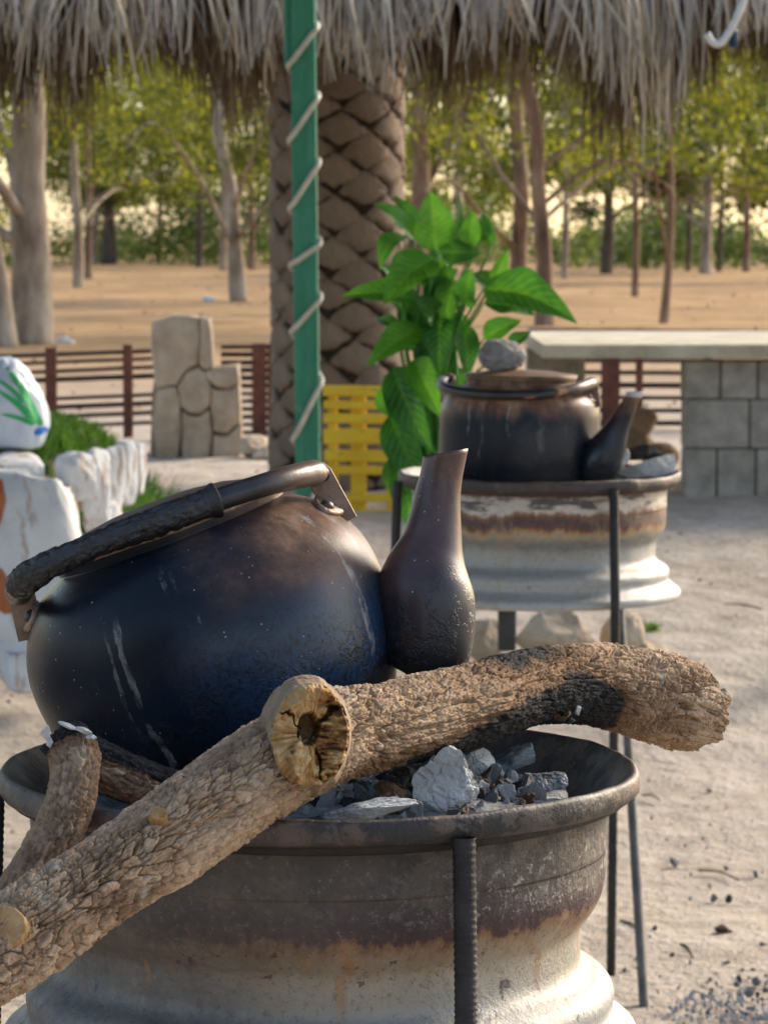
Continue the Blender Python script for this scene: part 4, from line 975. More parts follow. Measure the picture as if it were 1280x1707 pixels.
LEAVES = [((691, 398), (621, 331), 36, .10, .3, -.02), ((727, 418), (717, 313), 66, .05, 0, .0), ((704, 398), (655, 321), 32, .06, .3, .06), ((760, 410), (763, 321), 20, .04, .9, .05),
          ((675, 392), (634, 442), 42, .25, .4, -.03), ((785, 412), (789, 348), 36, .06, -.3, .02), ((800, 402), (804, 353), 30, .05, .3, .06), ((820, 410), (812, 360), 24, .05, -.5, .09),
          ((722, 432), (638, 500), 72, .14, .1, -.08), ((700, 500), (567, 488), 50, .10, .2, -.02), ((730, 545), (688, 488), 46, .08, .2, -.05), ((805, 482), (963, 526), 74, .16, -.1, -.06),
          ((822, 468), (846, 413), 26, .05, .5, .0), ((776, 508), (788, 442), 44, .06, -.2, -.09), ((806, 505), (892, 522), 46, .10, -.2, .03), ((806, 565), (870, 531), 40, .08, -.1, .02),
          ((705, 548), (611, 604), 52, .12, .1, -.03), ((735, 520), (733, 625), 48, .10, .2, -.06), ((770, 540), (778, 628), 42, .10, -.3, -.02), ((755, 465), (744, 545), 44, .08, .3, -.03),
          ((700, 505), (672, 560), 40, .1, .4, .05), ((655, 612), (722, 745), 62, .12, .5, -.05), ((650, 690), (716, 815), 60, .12, .5, -.02), ((690, 598), (738, 692), 52, .1, .3, -.08),
          ((672, 775), (692, 885), 50, .1, .3, .0), ((845, 578), (886, 551), 24, .08, 0, .05), ((660, 470), (632, 440), 30, .1, .5, .1), ((745, 440), (700, 470), 40, .1, .2, .05), ((765, 610), (730, 700), 46, .1, -.2, .04),
          ((790, 455), (830, 500), 40, .1, -.4, .02), ((640, 640), (668, 700), 44, .1, .6, .04), ((712, 700), (740, 800), 46, .1, .2, .02), ((660, 545), (625, 530), 26, .1, .2, .08)]
rl = random.Random(31)
for _ in range(34):
    a = rl.uniform(-.5, 3.64); rr_ = rl.uniform(20, 75); bx, by = 735 + rl.gauss(0, 26), 500 + rl.gauss(0, 45) + 40 * rl.random()
    LEAVES.append(((bx, by), (bx + rr_ * math.cos(a) * 1.1, by - rr_ * math.sin(a)), rl.uniform(26, 46), rl.uniform(.05, .16), rl.uniform(-.6, .6), rl.uniform(.0, .16)))
for _ in range(16):
    bx, by = 690 + rl.gauss(0, 22), 640 + rl.random() * 150
    LEAVES.append(((bx, by), (bx + rl.uniform(-45, 40), by + rl.uniform(30, 90)), rl.uniform(34, 56), rl.uniform(.05, .16), rl.uniform(-.6, .6), rl.uniform(.0, .14)))
crown_pt = Vector((W(742, 640, LY).x, LY, W(742, 640, LY).z))
for i, (b, t_, wd, bend, roll, dy) in enumerate(LEAVES):
    B = W(b[0], b[1], LY + dy * .6) - plo; Tp = W(t_[0], t_[1], LY + dy * 1.6 - .02) - plo
    v, f, tn_ = leaf_mesh(B, Tp, wd * PX(LY), bend, roll, i)
    lf = obj('leaf', (v, f), MT['plant'], pl, attrs=tn_)
    s0 = crown_pt - plo + Vector(((i * 37 % 11 - 5) * .006, (i * 13 % 7 - 3) * .008, -.25)); mid_ = (s0 + B) / 2 + Vector((0, 0, .04)) + (B - s0).cross(Vector((0, 1, 0))) * .08
    obj('stalk', tube(catmull([s0, mid_, B], 14), np.linspace(.006, .003, 14), 7), MT['stem'], lf)
for i, (a, b, c, d) in enumerate([(760, 640, 742, 480), (745, 660, 770, 520), (735, 640, 712, 520)]):
    obj('stem', tube(catmull([crown_pt - plo + Vector((.01 * i, 0, -.4)), W(a, b, LY) - plo, W(c, d, LY) - plo], 20), np.linspace(.011, .006, 20), 8), MT['stem'], pl)
obj('pot', xf(lathe([(.0001, 0), (.085, 0), (.10, .22), (.112, .225), (.112, .25), (.10, .25), (.095, .22), (.0001, .215)], 32), Matrix.Identity(4)), MT['pot'], pl)

# ================================================================== YELLOW SLAT PANEL
YY = 12.7
yp = empty('slatted_bench', Vector((W(600, 800, YY).x, YY, G(YY)))); tag(yp, 'yellow painted slatted bench back beside the palm trunk', 'bench'); yo = yp.location.copy()
for i, (y0, y1) in enumerate([(642, 660), (667, 681), (688, 705), (713, 739), (749, 769), (775, 790), (822, 836), (848, 864), (878, 892), (902, 920), (940, 955), (975, 990)]):
    c = (W(602, (y0 + y1) / 2, YY) - yo); hgt_ = (y1 - y0) * PX(YY)
    obj('slat', box(c + Vector((rng.uniform(-.004, .004), -.03, 0)), (126 * PX(YY), .018, hgt_), .003, Matrix.Rotation(R(rng.uniform(-.6, 1.0)), 4, 'Y')), MT['yellow'], yp, smooth=False)
for px_, w_ in ((555, 16), (598, 26), (652, 16)):
    zt = (W(px_, 646, YY) - yo).z; zb = -.02; c = W(px_, 800, YY) - yo
    obj('upright', box((c.x, .0, (zt + zb) / 2), (w_ * PX(YY), .036, zt - zb), .003), MT['yellow'], yp, smooth=False)

# ================================================================== FENCES
def fence(name, label, Y, posts, rails, x0, x1, top_y, pw=16, base_y=None, rail_h=7.2, skew=0, parts=None):
    fx = empty(name, Vector((W((x0 + x1) / 2, 600, Y).x, Y, G(Y)))); tag(fx, label, 'fence', 'low red brown garden fences'); fo = fx.location.copy()
    for (px_, w_) in posts:
        t_ = W(px_, top_y - 6 + skew * (px_ - x0), Y) - fo
        obj('post', box((t_.x, 0, t_.z / 2 - .02), (w_ * PX(Y), w_ * PX(Y) * .8, t_.z + .04), .003), MT['rust'], fx, smooth=False)
    for ry in rails:
        a = W(x0, ry, Y) - fo; b = W(x1, ry + skew * (x1 - x0), Y) - fo; c = (a + b) / 2; ln = (b - a).length; an = math.atan2(b.z - a.z, b.x - a.x)
        obj('rail', box((c.x, .014 + rng.uniform(-.003, .003), c.z), (ln, .012, rail_h * PX(Y) * rng.uniform(.8, 1.25)), .0015, Matrix.Rotation(-an + rng.uniform(-.004, .004), 4, 'Y')), MT['rail'], fx, smooth=False)
    return fx
fence('garden_fence', 'low red brown rail fence left of the cement pillar', 16.6, [(85, 19), (213, 16), (-50, 16)], [598, 611, 626, 640, 672, 686, 702, 718], -90, 268, 592, skew=-.04)
fence('garden_fence', 'close railed red brown fence between the cement pillar and palm trunk', 16.6, [(432, 24), (456, 20)], [578, 591, 604, 617, 630, 643, 656, 669, 682, 695, 708, 721, 734], 368, 520, 578)
fence('garden_fence', 'low dark rail fence behind the concrete table', 17.2, [(960, 12), (1018, 30), (1066, 12), (1180, 14)], [552, 600, 620, 641, 662, 683, 704], 880, 1320, 552, rail_h=8, skew=.006)

# ================================================================== CEMENT PILLAR of faux stones
CY = 15.2
cp_ = empty('cement_pillar', Vector((W(325, 780, CY).x, CY, G(CY)))); tag(cp_, 'stepped pillar of faux cement stones between the low fences', 'pillar'); co = cp_.location.copy()
def c2(px_, py_): q_ = W(px_, py_, CY) - co; return (q_.x, q_.z)
OUT = [(256, 535), (300, 524), (350, 530), (357, 612), (398, 606), (403, 740), (402, 800), (250, 800), (254, 660), (262, 600)]
obj('core', xf(extrude_poly([c2(a, b) for a, b in OUT][::-1], .22, .02), Matrix.Translation((0, .17, 0))), MT['joint'], cp_, smooth=False)
STN = [[(254, 536), (300, 524), (332, 527), (331, 570), (330, 606), (310, 618), (296, 640), (262, 646), (256, 600)], [(334, 527), (352, 531), (358, 612), (342, 616), (333, 606)],
       [(342, 618), (358, 614), (398, 606), (400, 638), (384, 645), (362, 645), (346, 632)], [(298, 642), (312, 620), (332, 610), (342, 620), (352, 640), (350, 676), (334, 690), (314, 688), (302, 676)],
       [(262, 649), (295, 643), (300, 676), (304, 720), (300, 760), (262, 766), (256, 700)], [(304, 682), (314, 691), (334, 693), (350, 680), (354, 720), (350, 764), (306, 768), (304, 740)],
       [(354, 642), (364, 648), (386, 648), (401, 641), (403, 700), (380, 722), (356, 718), (352, 680)], [(358, 722), (380, 726), (403, 704), (404, 752), (398, 770), (354, 768)],
       [(236, 770), (300, 764), (352, 770), (356, 802), (300, 812), (232, 806)], [(355, 772), (404, 770), (440, 782), (444, 806), (400, 812), (360, 804)]]
for i, pg in enumerate(STN):
    vf = extrude_poly([c2(a, b) for a, b in pg][::-1], .045, .012); bm = bmesh.new()
    vs = [bm.verts.new(p) for p in vf[0]]; [bm.faces.new([vs[k_] for k_ in fc]) for fc in vf[1]]; bmesh.ops.triangulate(bm, faces=list(bm.faces)); bmesh.ops.subdivide_edges(bm, edges=list(bm.edges), cuts=2)
    P = np.array([tuple(q_.co) for q_ in bm.verts]); nn = fbm(P * 11 + i, 5, i) * .022
    v2 = P + np.stack([nn * .6, -nn, nn * .6], 1); bm.verts.index_update(); fcs = [tuple(q_.index for q_ in fc.verts) for fc in bm.faces]; bm.free()
    obj('stone', ([(x, y - .03, z) for x, y, z in v2], fcs), MT['cement'], cp_, smooth=True)
# rocks round the fence foot
rs = random.Random(4)
def stone_thing(seed, px_, py_, Y, size, mat, label, group=None, sub=4, rot=None, name='stone', sink=.25, cat='stone', smooth=False, cuts=9):
    o = obj(name, block_rock(seed, size) if cuts == 20 else rock(seed, size, sub, cuts, .14, .05, 6), mat, smooth=smooth); p = W(px_, py_, Y); o.location = p; o.rotation_euler = rot or (0, 0, seed % 6)
    return tag(o, label, cat, group)
for i, (a, b, s, lb) in enumerate([(455, 775, 34, 'low brown stone right of the cement pillar foot'), (500, 790, 30, 'low brown stone just behind the green post'), (240, 790, 24, 'low brown stone left of the cement pillar foot'), (425, 745, 20, 'small brown stone under the close railed fence')]):
    stone_thing(400 + i, a, b, 15.0, (s * 1.7 * PX(15), s * 1.2 * PX(15), s * 1.05 * PX(15)), MT['cement'], lb)
for i, (a, b, s, lb) in enumerate([(1062, 700, 34, 'upper brown rock of the pile left of the concrete table'), (1050, 735, 40, 'lower brown rock of the pile left of the concrete table'), (1100, 760, 30, 'right brown rock of the pile left of the concrete table'), (1010, 745, 30, 'left brown rock of the pile left of the concrete table')]):
    stone_thing(410 + i, a, b, 14.2, (s * 1.3 * PX(14), s * PX(14), s * .8 * PX(14)), MT['stone2'], lb)
for i, (a, b, sx, sz, lb) in enumerate([(812, 1070, 46, 44, 'tan boulder left below the rear stove'), (925, 1060, 82, 52, 'largest pale boulder right under the rear stove'), (1036, 1062, 40, 44, 'brown grey boulder behind the rear stove leg'), (1085, 1098, 42, 30, 'low pale boulder right of the rear stove leg'), (735, 1085, 46, 46, 'tan boulder half hidden behind the foreground spout')]):
    stone_thing(430 + i, a, b, 10.0, (sx * PX(10), sx * .8 * PX(10), sz * PX(10)), MT['stone'], lb)
ob = obj('pot_stand', box((0, 0, 0), (30 * PX(9.4), .06, 90 * PX(9.4)), .006), MT['pot'], smooth=False, loc=W(845, 1040, 9.4)); tag(ob, 'dark upright stub between the boulders under the rear stove', 'stub')

# ================================================================== CONCRETE TABLE
BY = 13.0
tbv = empty('concrete_table', Vector((W(1210, 800, BY).x, BY, G(BY)))); tag(tbv, 'concrete block table with a pale slab top at right', 'table'); to = tbv.location.copy()
z_top = W(1100, 574, BY - .05).z - to.z; xl = (W(905, 574, BY).x - to.x)
sv = extrude_poly([(xl, z_top - 23 * PX(BY)), (2.2, z_top - 23 * PX(BY)), (2.2, z_top), (xl, z_top)], 1.9, .008); obj('slab', xf(sv, Matrix.Translation((0, 1.85, 0))), MT['slab'], tbv, smooth=False)
def blk(x0, x1, y0, y1, i):
    a = W(x0, y1, BY) - to; b = W(x1, y0, BY) - to; g = .005
    obj('block', box(((a.x + b.x) / 2, .16 + rng.uniform(-.006, .006), (a.z + b.z) / 2), (b.x - a.x - g, .2, b.z - a.z - g), .006), MT['block'], tbv, smooth=False)
k = 0
for y0, y1, js in [(601, 667, [1143, 1204, 1266, 1400]), (667, 750, [1143, 1252, 1400]), (750, 836, [1143, 1197, 1262, 1400]), (836, 920, [1143, 1252, 1400])]:
    for a, b in zip(js[:-1], js[1:]): blk(a, b, y0, y1, k); k += 1
a = W(1146, 836, BY) - to; b = W(1398, 603, BY) - to; obj('mortar', box(((a.x + b.x) / 2, .165, (a.z + b.z) / 2), (b.x - a.x, .17, b.z - a.z), 0), MT['joint'], tbv, smooth=False)
c = W(925, 640, 14.6) - to; obj('back_support', box((c.x, 1.6, z_top / 2 - .02), (.26, .2, z_top - .1), .006), MT['block'], tbv, smooth=False)

# ================================================================== WHITEWASHED PLANTER, GRASS, SACK
WY = 9.5
WR = [(50, 955, 98, 195, 0, 'largest whitewashed boulder of the planter at left'), (-95, 950, 90, 200, .05, 'whitewashed boulder at the left picture edge'), (128, 795, 34, 42, .12, 'squat whitewashed stone at the planter corner'), (160, 808, 24, 62, .22, 'tall narrow whitewashed stone next to the squat one'),
      (186, 800, 22, 60, .32, 'tall whitewashed stone in the middle of the planter end'), (210, 788, 20, 56, .42, 'narrow brown streaked whitewashed stone near the planter end'), (230, 780, 17, 46, .52, 'last narrow whitewashed stone at the planter right end'),
      (172, 868, 40, 40, .30, 'tan whitewashed stone below the narrow ones'), (60, 1112, 64, 42, -.05, 'low whitewashed stone at the planter foot'), (20, 790, 70, 30, .10, 'flat whitewashed capping stone under the planter grass')]
for i, (a, b, sx, sz, dy, lb) in enumerate(WR):
    o = stone_thing(500 + i, a, b, WY + dy, (sx * 1.04 * PX(WY), sx * .8 * PX(WY), sz * 1.04 * PX(WY)), MT['whiterock'], lb, 'whitewashed planter stones', sub=5, rot=((i * 37 % 5 - 2) * .06, (i * 53 % 7 - 3) * .07, i * .2), name='whitewashed_stone', smooth=True, cuts=20)
    if i == 0: big = o
# red brown paint marks on the largest boulder: thin raised coats following its surface
bpy.context.view_layer.update()
def paint_patch(o, poly_px, Y, mat, name):
    dg = bpy.context.evaluated_depsgraph_get(); inv = o.matrix_world.inverted(); bm = bmesh.new()
    pts = [Vector((a, b, 0)) for a, b in poly_px]; vs = [bm.verts.new(p) for p in pts]; bm.faces.new(vs); bmesh.ops.triangulate(bm, faces=list(bm.faces)); 
    for _ in range(4): bmesh.ops.subdivide_edges(bm, edges=list(bm.edges), cuts=1, use_grid_fill=True)
    ok = True; camp = Vector((0, 0, CAMZ)); co_ = []
    for q_ in bm.verts:
        tgt = W(q_.co.x, q_.co.y, Y); d_ = (tgt - camp).normalized(); h = o.ray_cast(inv @ camp, (inv.to_3x3() @ d_).normalized())
        if h[0]: co_.append(h[1] + h[2] * .003)
        else: co_.append(inv @ tgt)
    bm.verts.index_update(); r = ([tuple(c) for c in co_], [tuple(q_.index for q_ in fc.verts) for fc in bm.faces]); bm.free()
    return obj(name, r, mat, o)
paint_patch(big, [(-20, 790), (4, 800), (10, 835), (2, 870), (-20, 900)], WY, MT['redpaint'], 'paint_mark')
paint_patch(big, [(-25, 930), (5, 950), (25, 985), (52, 995), (50, 1018), (8, 1024), (-25, 1000)], WY, MT['redpaint'], 'paint_mark')
soilp = obj('planter_soil', rock(520, (.36, .60, .16), 4, 4, .1, .04, 6), MT['stone2'], smooth=True); soilp.location = W(10, 792, WY + .78); tag(soilp, 'earth mound held by the whitewashed planter stones', 'earth bed')
bpy.context.view_layer.update()
def grass(name, label, pts, hgt_, seed):
    rg = random.Random(seed); vs = []; tn_ = []
    for p in pts:
        a = rg.uniform(0, 6.28); h = hgt_ * rg.uniform(.5, 1.2); wd = .0035 * rg.uniform(.7, 1.3); s_ = Vector((math.cos(a), math.sin(a), 0)); ln = Vector((rg.gauss(0, .35), rg.gauss(0, .35), 1)) * h
        t0 = rg.random(); m_ = p + ln * .5 + Vector((0, 0, .1 * h)); e_ = p + ln
        vs += [p - s_ * wd, p + s_ * wd, m_ + s_ * wd * .8, m_ - s_ * wd * .8, e_ + s_ * wd * .2, e_ - s_ * wd * .2]; tn_ += [t0] * 6
    n_ = len(pts); b_ = np.arange(n_)[:, None] * 6; f = np.concatenate([b_ + np.array([[0, 1, 2, 3]]), b_ + np.array([[3, 2, 4, 5]])])
    o = obj(name, (np.array([tuple(v) for v in vs]), f), MT['grass'], attrs={'tone': tn_}); return tag(o, label, 'grass', None, 'stuff')
def on_surface(objs, n_, xr, yr, seed):
    rg = random.Random(seed); out = []; inv = [(o, o.matrix_world.inverted(), o.matrix_world.copy()) for o in objs]
    while len(out) < n_:
        x, y = rg.uniform(*xr), rg.uniform(*yr); best = None
        for o, iv, mw in inv:
            h = o.ray_cast(iv @ Vector((x, y, 4)), (iv.to_3x3() @ Vector((0, 0, -1))).normalized())
            if h[0]:
                p = mw @ h[1]
                if best is None or p.z > best.z: best = p
        if best is not None: out.append(best)
        elif rg.random() < .02: n_ -= 1
    return out
xr = (W(-120, 700, WY).x, W(218, 700, WY).x)
gp_ = on_surface([soilp], 5200, xr, (WY + .1, WY + 1.4), 3); gp_ = [p for p in gp_ if p.z > soilp.location.z + .02]
grass('lawn_grass', 'green grass growing on top of the whitewashed planter', gp_, .055, 7)
rg_ = random.Random(9); gp2 = []
for _ in range(2600):
    a = rg_.gauss(0, 1); b = rg_.random(); px_ = 205 + a * 34 + (b - .5) * 20; q_ = ground_pt(px_, 835 + b * 65); gp2.append(Vector((q_.x, q_.y, q_.z - .01)))
grass('lawn_grass', 'green grass tuft on the ground right of the planter', gp2, .13, 8)
gp3 = [ground_pt(1085 + rg_.gauss(0, 5), 1052 + rg_.gauss(0, 3)) for _ in range(120)]; grass('lawn_grass', 'tiny green weed tuft right of the rear stove', [p - Vector((0, 0, .01)) for p in gp3], .035, 10)
# sack
SY = 9.75
v, f = ICO[5]; v = v.copy(); v = v * (1 + .07 * fbm(v * 2.2, 3, 3) + .02 * fbm(v * 7, 3, 5) - .045 * sstep(.22, 0, np.abs(fbm(v * np.array([3.2, 3.2, .9]), 3, 8))))[:, None]
v[:, 2] = np.where(v[:, 2] < -.55, -.55 + (v[:, 2] + .55) * .2, v[:, 2]); tp = sstep(-.2, .95, v[:, 2]); v[:, 0] *= 1 - .22 * tp
sk_ = obj('sack', (v * np.array([82, 60, 92])[None] * PX(SY), f), MT['sack'], loc=W(2, 688, SY), rot=(0, .12, 0)); tag(sk_, 'white plastic sack with green leaf print lying on the planter grass', 'sack')
bpy.context.view_layer.update()
def print_strip(o, a, b, w0, w1, Y, mat, name='printed_leaf', bow=0):
    camp = Vector((0, 0, CAMZ)); inv = o.matrix_world.inverted(); v = []; n_ = 14
    a = np.array(a, float); b = np.array(b, float); d = (b - a) / np.linalg.norm(b - a); nn = np.array([-d[1], d[0]])
    for i in range(n_):
        t = i / (n_ - 1); wd = w0 + (w1 - w0) * t; wd *= (1 - (2 * t - 1) ** 4) ** .5 + .05
        for s_ in (-1, 0, 1):
            p = a + (b - a) * t + nn * (s_ * wd + bow * math.sin(math.pi * t)); tgt = W(p[0], p[1], Y); dr = (tgt - camp).normalized()
            h = o.ray_cast(inv @ camp, (inv.to_3x3() @ dr).normalized()); v.append(tuple(h[1] + h[2] * .002) if h[0] else tuple(inv @ tgt))
    return obj(name, (np.array(v), grid_faces(n_, 3, False)), mat, o)
for a, b, w0, w1, bow in [((8, 610), (62, 700), 3, 8, -5), ((-5, 650), (60, 705), 3, 7, -4), ((30, 640), (66, 705), 2, 6, 0), ((0, 690), (58, 708), 2, 5, -3), ((48, 660), (70, 710), 2, 6, 2), ((-10, 630), (40, 672), 2, 5, -4)]:
    print_strip(sk_, a, b, w0, w1, SY, MT['print_green'], bow=bow)
print_strip(sk_, (56, 722), (80, 714), 6, 5, SY, MT['print_blue'], 'printed_band')

# ================================================================== EUCALYPTUS TREES
GUMLEAF = 0
def leaf_cloud(centers, n_, seed, size=(.05, .16), spread=None, droop=.5, rel=Vector((0, 0, 0))):
    rg = np.random.RandomState(seed); C = np.array([c[:3] for c in centers]); S = np.array([c[3] for c in centers]); wts = S ** 2; wts = wts / wts.sum()
    idx = rg.choice(len(C), n_, p=wts); P = C[idx] + rg.normal(size=(n_, 3)) * (S[idx] * .34)[:, None] * np.array([1, 1, .8])
    L = rg.uniform(size[1] * .6, size[1] * 1.3, n_); Wd = rg.uniform(size[0] * .6, size[0] * 1.3, n_)
    d = rg.normal(size=(n_, 3)); d[:, 2] -= droop * 1.6; d /= np.linalg.norm(d, axis=1)[:, None]
    s_ = np.cross(d, rg.normal(size=(n_, 3))); s_ /= np.linalg.norm(s_, axis=1)[:, None] + 1e-9
    v = np.stack([P, P + d * (L * .45)[:, None] - s_ * Wd[:, None] * .5, P + d * L[:, None], P + d * (L * .45)[:, None] + s_ * Wd[:, None] * .5], 1).reshape(-1, 3)
    f = np.arange(n_ * 4).reshape(-1, 4); tone = np.repeat(np.clip(rg.normal(.38, .2, n_) + rg.normal(0, .28, len(C))[idx], 0, 1), 4)
    return v - np.array(rel)[None], f, tone
def tree(base_px, base_py, wpx, lean_px, label, bark, seed, H=13, limbs=6, leafn=3200, low=2.2, crown_r=2.6, extra=None, bow=0, size=(.05, .17), paint=None):
    """lean_px: how far the stem drifts sideways, in photo pixels, per 300 px of height"""
    b = ground_pt(base_px, base_py); Y = b.y; rg = random.Random(seed); r0 = wpx / 2 * PX(Y)
    t = empty('eucalyptus_tree', b); tag(t, label, 'tree', 'eucalyptus trees in the field')
    px_m = PX(Y); ln = lean_px / 300.0
    pts = []; rad = []
    for i in range(9):
        s_ = i / 8; z = H * s_; pts.append((ln * z * (1 - .5 * s_) + bow * math.sin(s_ * 6) * .35 + rg.gauss(0, .04) * s_ * 2, rg.gauss(0, .15) * s_, z - (.05 if i == 0 else 0))); rad.append(r0 * (1.12 if i == 0 else 1 - .72 * s_))
    C = catmull([(*p, r) for p, r in zip(pts, rad)], 60)
    nz = 1 + .10 * fbm(C[:, :3] * 2 + seed, 2, seed)
    trunk = obj('trunk', tube(C[:, :3], C[:, 3] * nz, 12), bark, t)
    cents = []
    for k_ in range(limbs):
        s_ = rg.uniform(.14, .85) if k_ > 1 else rg.uniform(.12, .25)
        i = int(s_ * 59); p0 = C[i, :3]; az = rg.uniform(0, 6.283); el = rg.uniform(.25, .9); Lm = rg.uniform(1.2, 3.0) * (1.1 - .4 * s_)
        dv = np.array([math.cos(az) * math.cos(el), math.sin(az) * math.cos(el), math.sin(el)])
        p1 = p0 + dv * Lm * .5 + np.array([0, 0, .1]); p2 = p0 + dv * Lm + np.array([0, 0, .35 * rg.uniform(-1, 1)]); p3 = p2 + np.array([math.cos(az) * .6, math.sin(az) * .6, rg.uniform(-.5, .3)])
        obj('limb', tube(catmull([p0, p1, p2, p3], 18), np.linspace(min(C[i, 3] * .38, .06), .010, 18), 8), bark, trunk)
        for q_ in (p1, p2, p3): cents.append((*q_, rg.uniform(.6, 1.1)))
    for k_ in range(16):
        z = rg.uniform(low, H * 1.02); rr = crown_r * (.55 + .6 * math.sin(math.pi * min(1, max(0, (z - low + .5) / (H - low + 1))))) * rg.uniform(.2, 1.0); az = rg.uniform(0, 6.283)
        i = int(min(59, z / H * 59)); cents.append((C[i, 0] + rr * math.cos(az), C[i, 1] + rr * math.sin(az), z, rg.uniform(.6, 1.3)))
    if extra: cents += extra
    v, f, tone = leaf_cloud(cents, leafn, seed, size)
    k_ = v[:, 2] > low * .66; kk_ = k_.reshape(-1, 4).all(1); v = v.reshape(-1, 4, 3)[kk_].reshape(-1, 3); tone = tone.reshape(-1, 4)[kk_].ravel(); f = np.arange(len(v)).reshape(-1, 4)
    obj('crown', (v, f), MT['gum'], t, smooth=False, attrs={'tone': tone})
    return t
E1, E2, E3 = MT['euc'], MT['euc2'], MT['euc3']
TREES = [
    (52, 574, 72, -14, 'thickest pale trunked eucalyptus near the left edge', E1, 0, 9), (8, 578, 46, -60, 'pale eucalyptus leaning out of the left edge', E1, 0, 9),
    (130, 480, 17, -10, 'slim pale eucalyptus just right of the thick left one', E1, 0, 11), (147, 463, 12, -6, 'thin grey eucalyptus in the left field, second of the slim pair', E2, 0, 11), (157, 442, 11, 4, 'thin far eucalyptus left of the dark forked one', E1, 0, 11),
    (182, 442, 26, -8, 'dark forked eucalyptus at the far left field edge', E3, 0, 12), (331, 445, 11, 2, 'thin dark eucalyptus left of the leaning pale one', E3, 0, 11), (398, 502, 28, -40, 'leaning pale eucalyptus in the field left of the palm', E1, 0, 10),
    (372, 449, 13, -4, 'thin pale far eucalyptus behind the leaning one', E1, 0, 11), (419, 448, 11, -3, 'thin far eucalyptus just left of the palm trunk', E2, 0, 11),
    (688, 520, 36, 8, 'brown eucalyptus trunk just right of the palm above the plant', E2, 0, 10), (858, 520, 30, -4, 'reddish eucalyptus right above the plant', E2, 0, 10), (908, 546, 30, -26, 'forked brown eucalyptus right of the plant', E2, 0, 9),
    (941, 466, 12, 0, 'thin grey eucalyptus right of the forked brown one', E1, 0, 11), (1010, 456, 20, 4, 'dark eucalyptus with a bent side limb in the right field', E3, 0, 11), (1058, 492, 12, -8, 'thin crooked eucalyptus in the right field', E2, 0, 10),
    (1105, 541, 15, 10, 'slender straight nearest eucalyptus in the right field', E2, 0, 8), (1175, 457, 20, -2, 'pale eucalyptus at the right field edge', E1, 0, 11), (1146, 450, 9, 2, 'thin dark eucalyptus left of the pale right one', E3, 0, 11),
    (1198, 451, 9, 3, 'thin dark eucalyptus right of the pale right one', E3, 0, 11), (1243, 452, 13, -2, 'rightmost thin eucalyptus standing at the field edge', E2, 0, 11), (265, 440, 10, 3, 'thin far eucalyptus in the middle of the left field', E2, 0, 11), (760, 442, 12, 2, 'thin far eucalyptus behind the plant tips', E1, 0, 11), (1310, 470, 20, -20, 'eucalyptus leaning in from the right edge', E2, 0, 10)]
for i, (a, b, wd, ln, lb, bk, _, H) in enumerate(TREES):
    near = b > 500
    tree(a, b, wd, ln, lb, bk, 60 + i, H=H * (.62 if near else .72), leafn=6500 if near else 8600, low=2.6 if near else 2.8, crown_r=1.9 if near else 3.0, limbs=4 if near else 6, size=(.035, .12) if near else (.06, .19), bow=.1 if wd < 15 else .15)
# bent side limb of the dark tree is part of it
# far scrub behind the field
rg = np.random.RandomState(3); cents = []
for i in range(150):
    Yb = rg.uniform(95, 125); xb = rg.uniform(-24, 24); hb = rg.uniform(.5, 1.5) + 1.6 * (rg.uniform() < .2) * rg.uniform(); cents.append((xb, Yb, G(60) + hb * .55, hb))
v, f, tone = leaf_cloud(cents, 42000, 4, (.12, .22), droop=0)
k_ = (v[:, 2] > .3); kk_ = k_.reshape(-1, 4).all(1); v = v.reshape(-1, 4, 3)[kk_].reshape(-1, 3); tone = tone.reshape(-1, 4)[kk_].ravel()
tag(obj('scrub', (v, np.arange(len(v)).reshape(-1, 4)), MT['bush'], smooth=False, attrs={'tone': tone}), 'low green scrub along the far edge of the field', 'scrub', None, 'stuff')
cents = []
for i in range(170):
    Yb = rg.uniform(118, 150); xb = rg.uniform(-30, 30); cents.append((xb, Yb, 4.6 + 6 * rg.uniform(0, 1) ** 1.3 - 2.0 * (rg.uniform() < .38), rg.uniform(.9, 1.9)))
v, f, tone = leaf_cloud(cents, 60000, 9, (.18, .38))
tag(obj('woodland', (v, f), MT['gum'], smooth=False, attrs={'tone': tone}), 'far off woodland canopy closing the field', 'woodland', None, 'stuff')

# ================================================================== SMALL THINGS ON THE GROUND
LM = []
def crumple(seed, size, mat, p, label, name='litter'):
    o = obj(name, rock(seed, size, 3, 8, .35, .25, 3, (.4, .9)), mat, smooth=False, loc=p); return tag(o, label, 'litter')
p = ground_pt(352, 500); crumple(1, (.12, .1, .06), MT['bluelitter'], p, 'pale blue plastic scrap in the left field'); p = ground_pt(107, 572); crumple(2, (.10, .1, .06), MT['litter'], p, 'white plastic scrap beside the thick left trunk')
p = ground_pt(1182, 456); crumple(3, (.16, .1, .12), MT['litter'], p, 'white bag at the foot of the pale right tree')
p = ground_pt(1128, 1125); crumple(4, (.012, .01, .006), MT['litter'], p, 'tiny white scrap on the dirt beyond the log end')
rd = random.Random(21)
DEB = [(1125, 1440, 15), (1210, 1450, 8), (1190, 1500, 9), (1150, 1500, 6), (1260, 1462, 10), (1215, 1502, 13), (1092, 1555, 12), (1085, 1570, 10), (1120, 1598, 13), (1150, 1610, 9), (1060, 1600, 8), (1210, 1610, 10), (1235, 1622, 8), (1275, 1582, 12), (1265, 1600, 9), (1255, 1620, 11), (1180, 1640, 7), (1040, 1621, 8), (1142, 1412, 5), (1172, 1400, 4), (1118, 1375, 3), (15, 1172, 6), (20, 1160, 4), (1160, 1595, 8), (1100, 1630, 5), (1262, 1640, 14), (1228, 1645, 10), (1250, 1660, 12), (1276, 1655, 12), (1275, 1690, 12)]
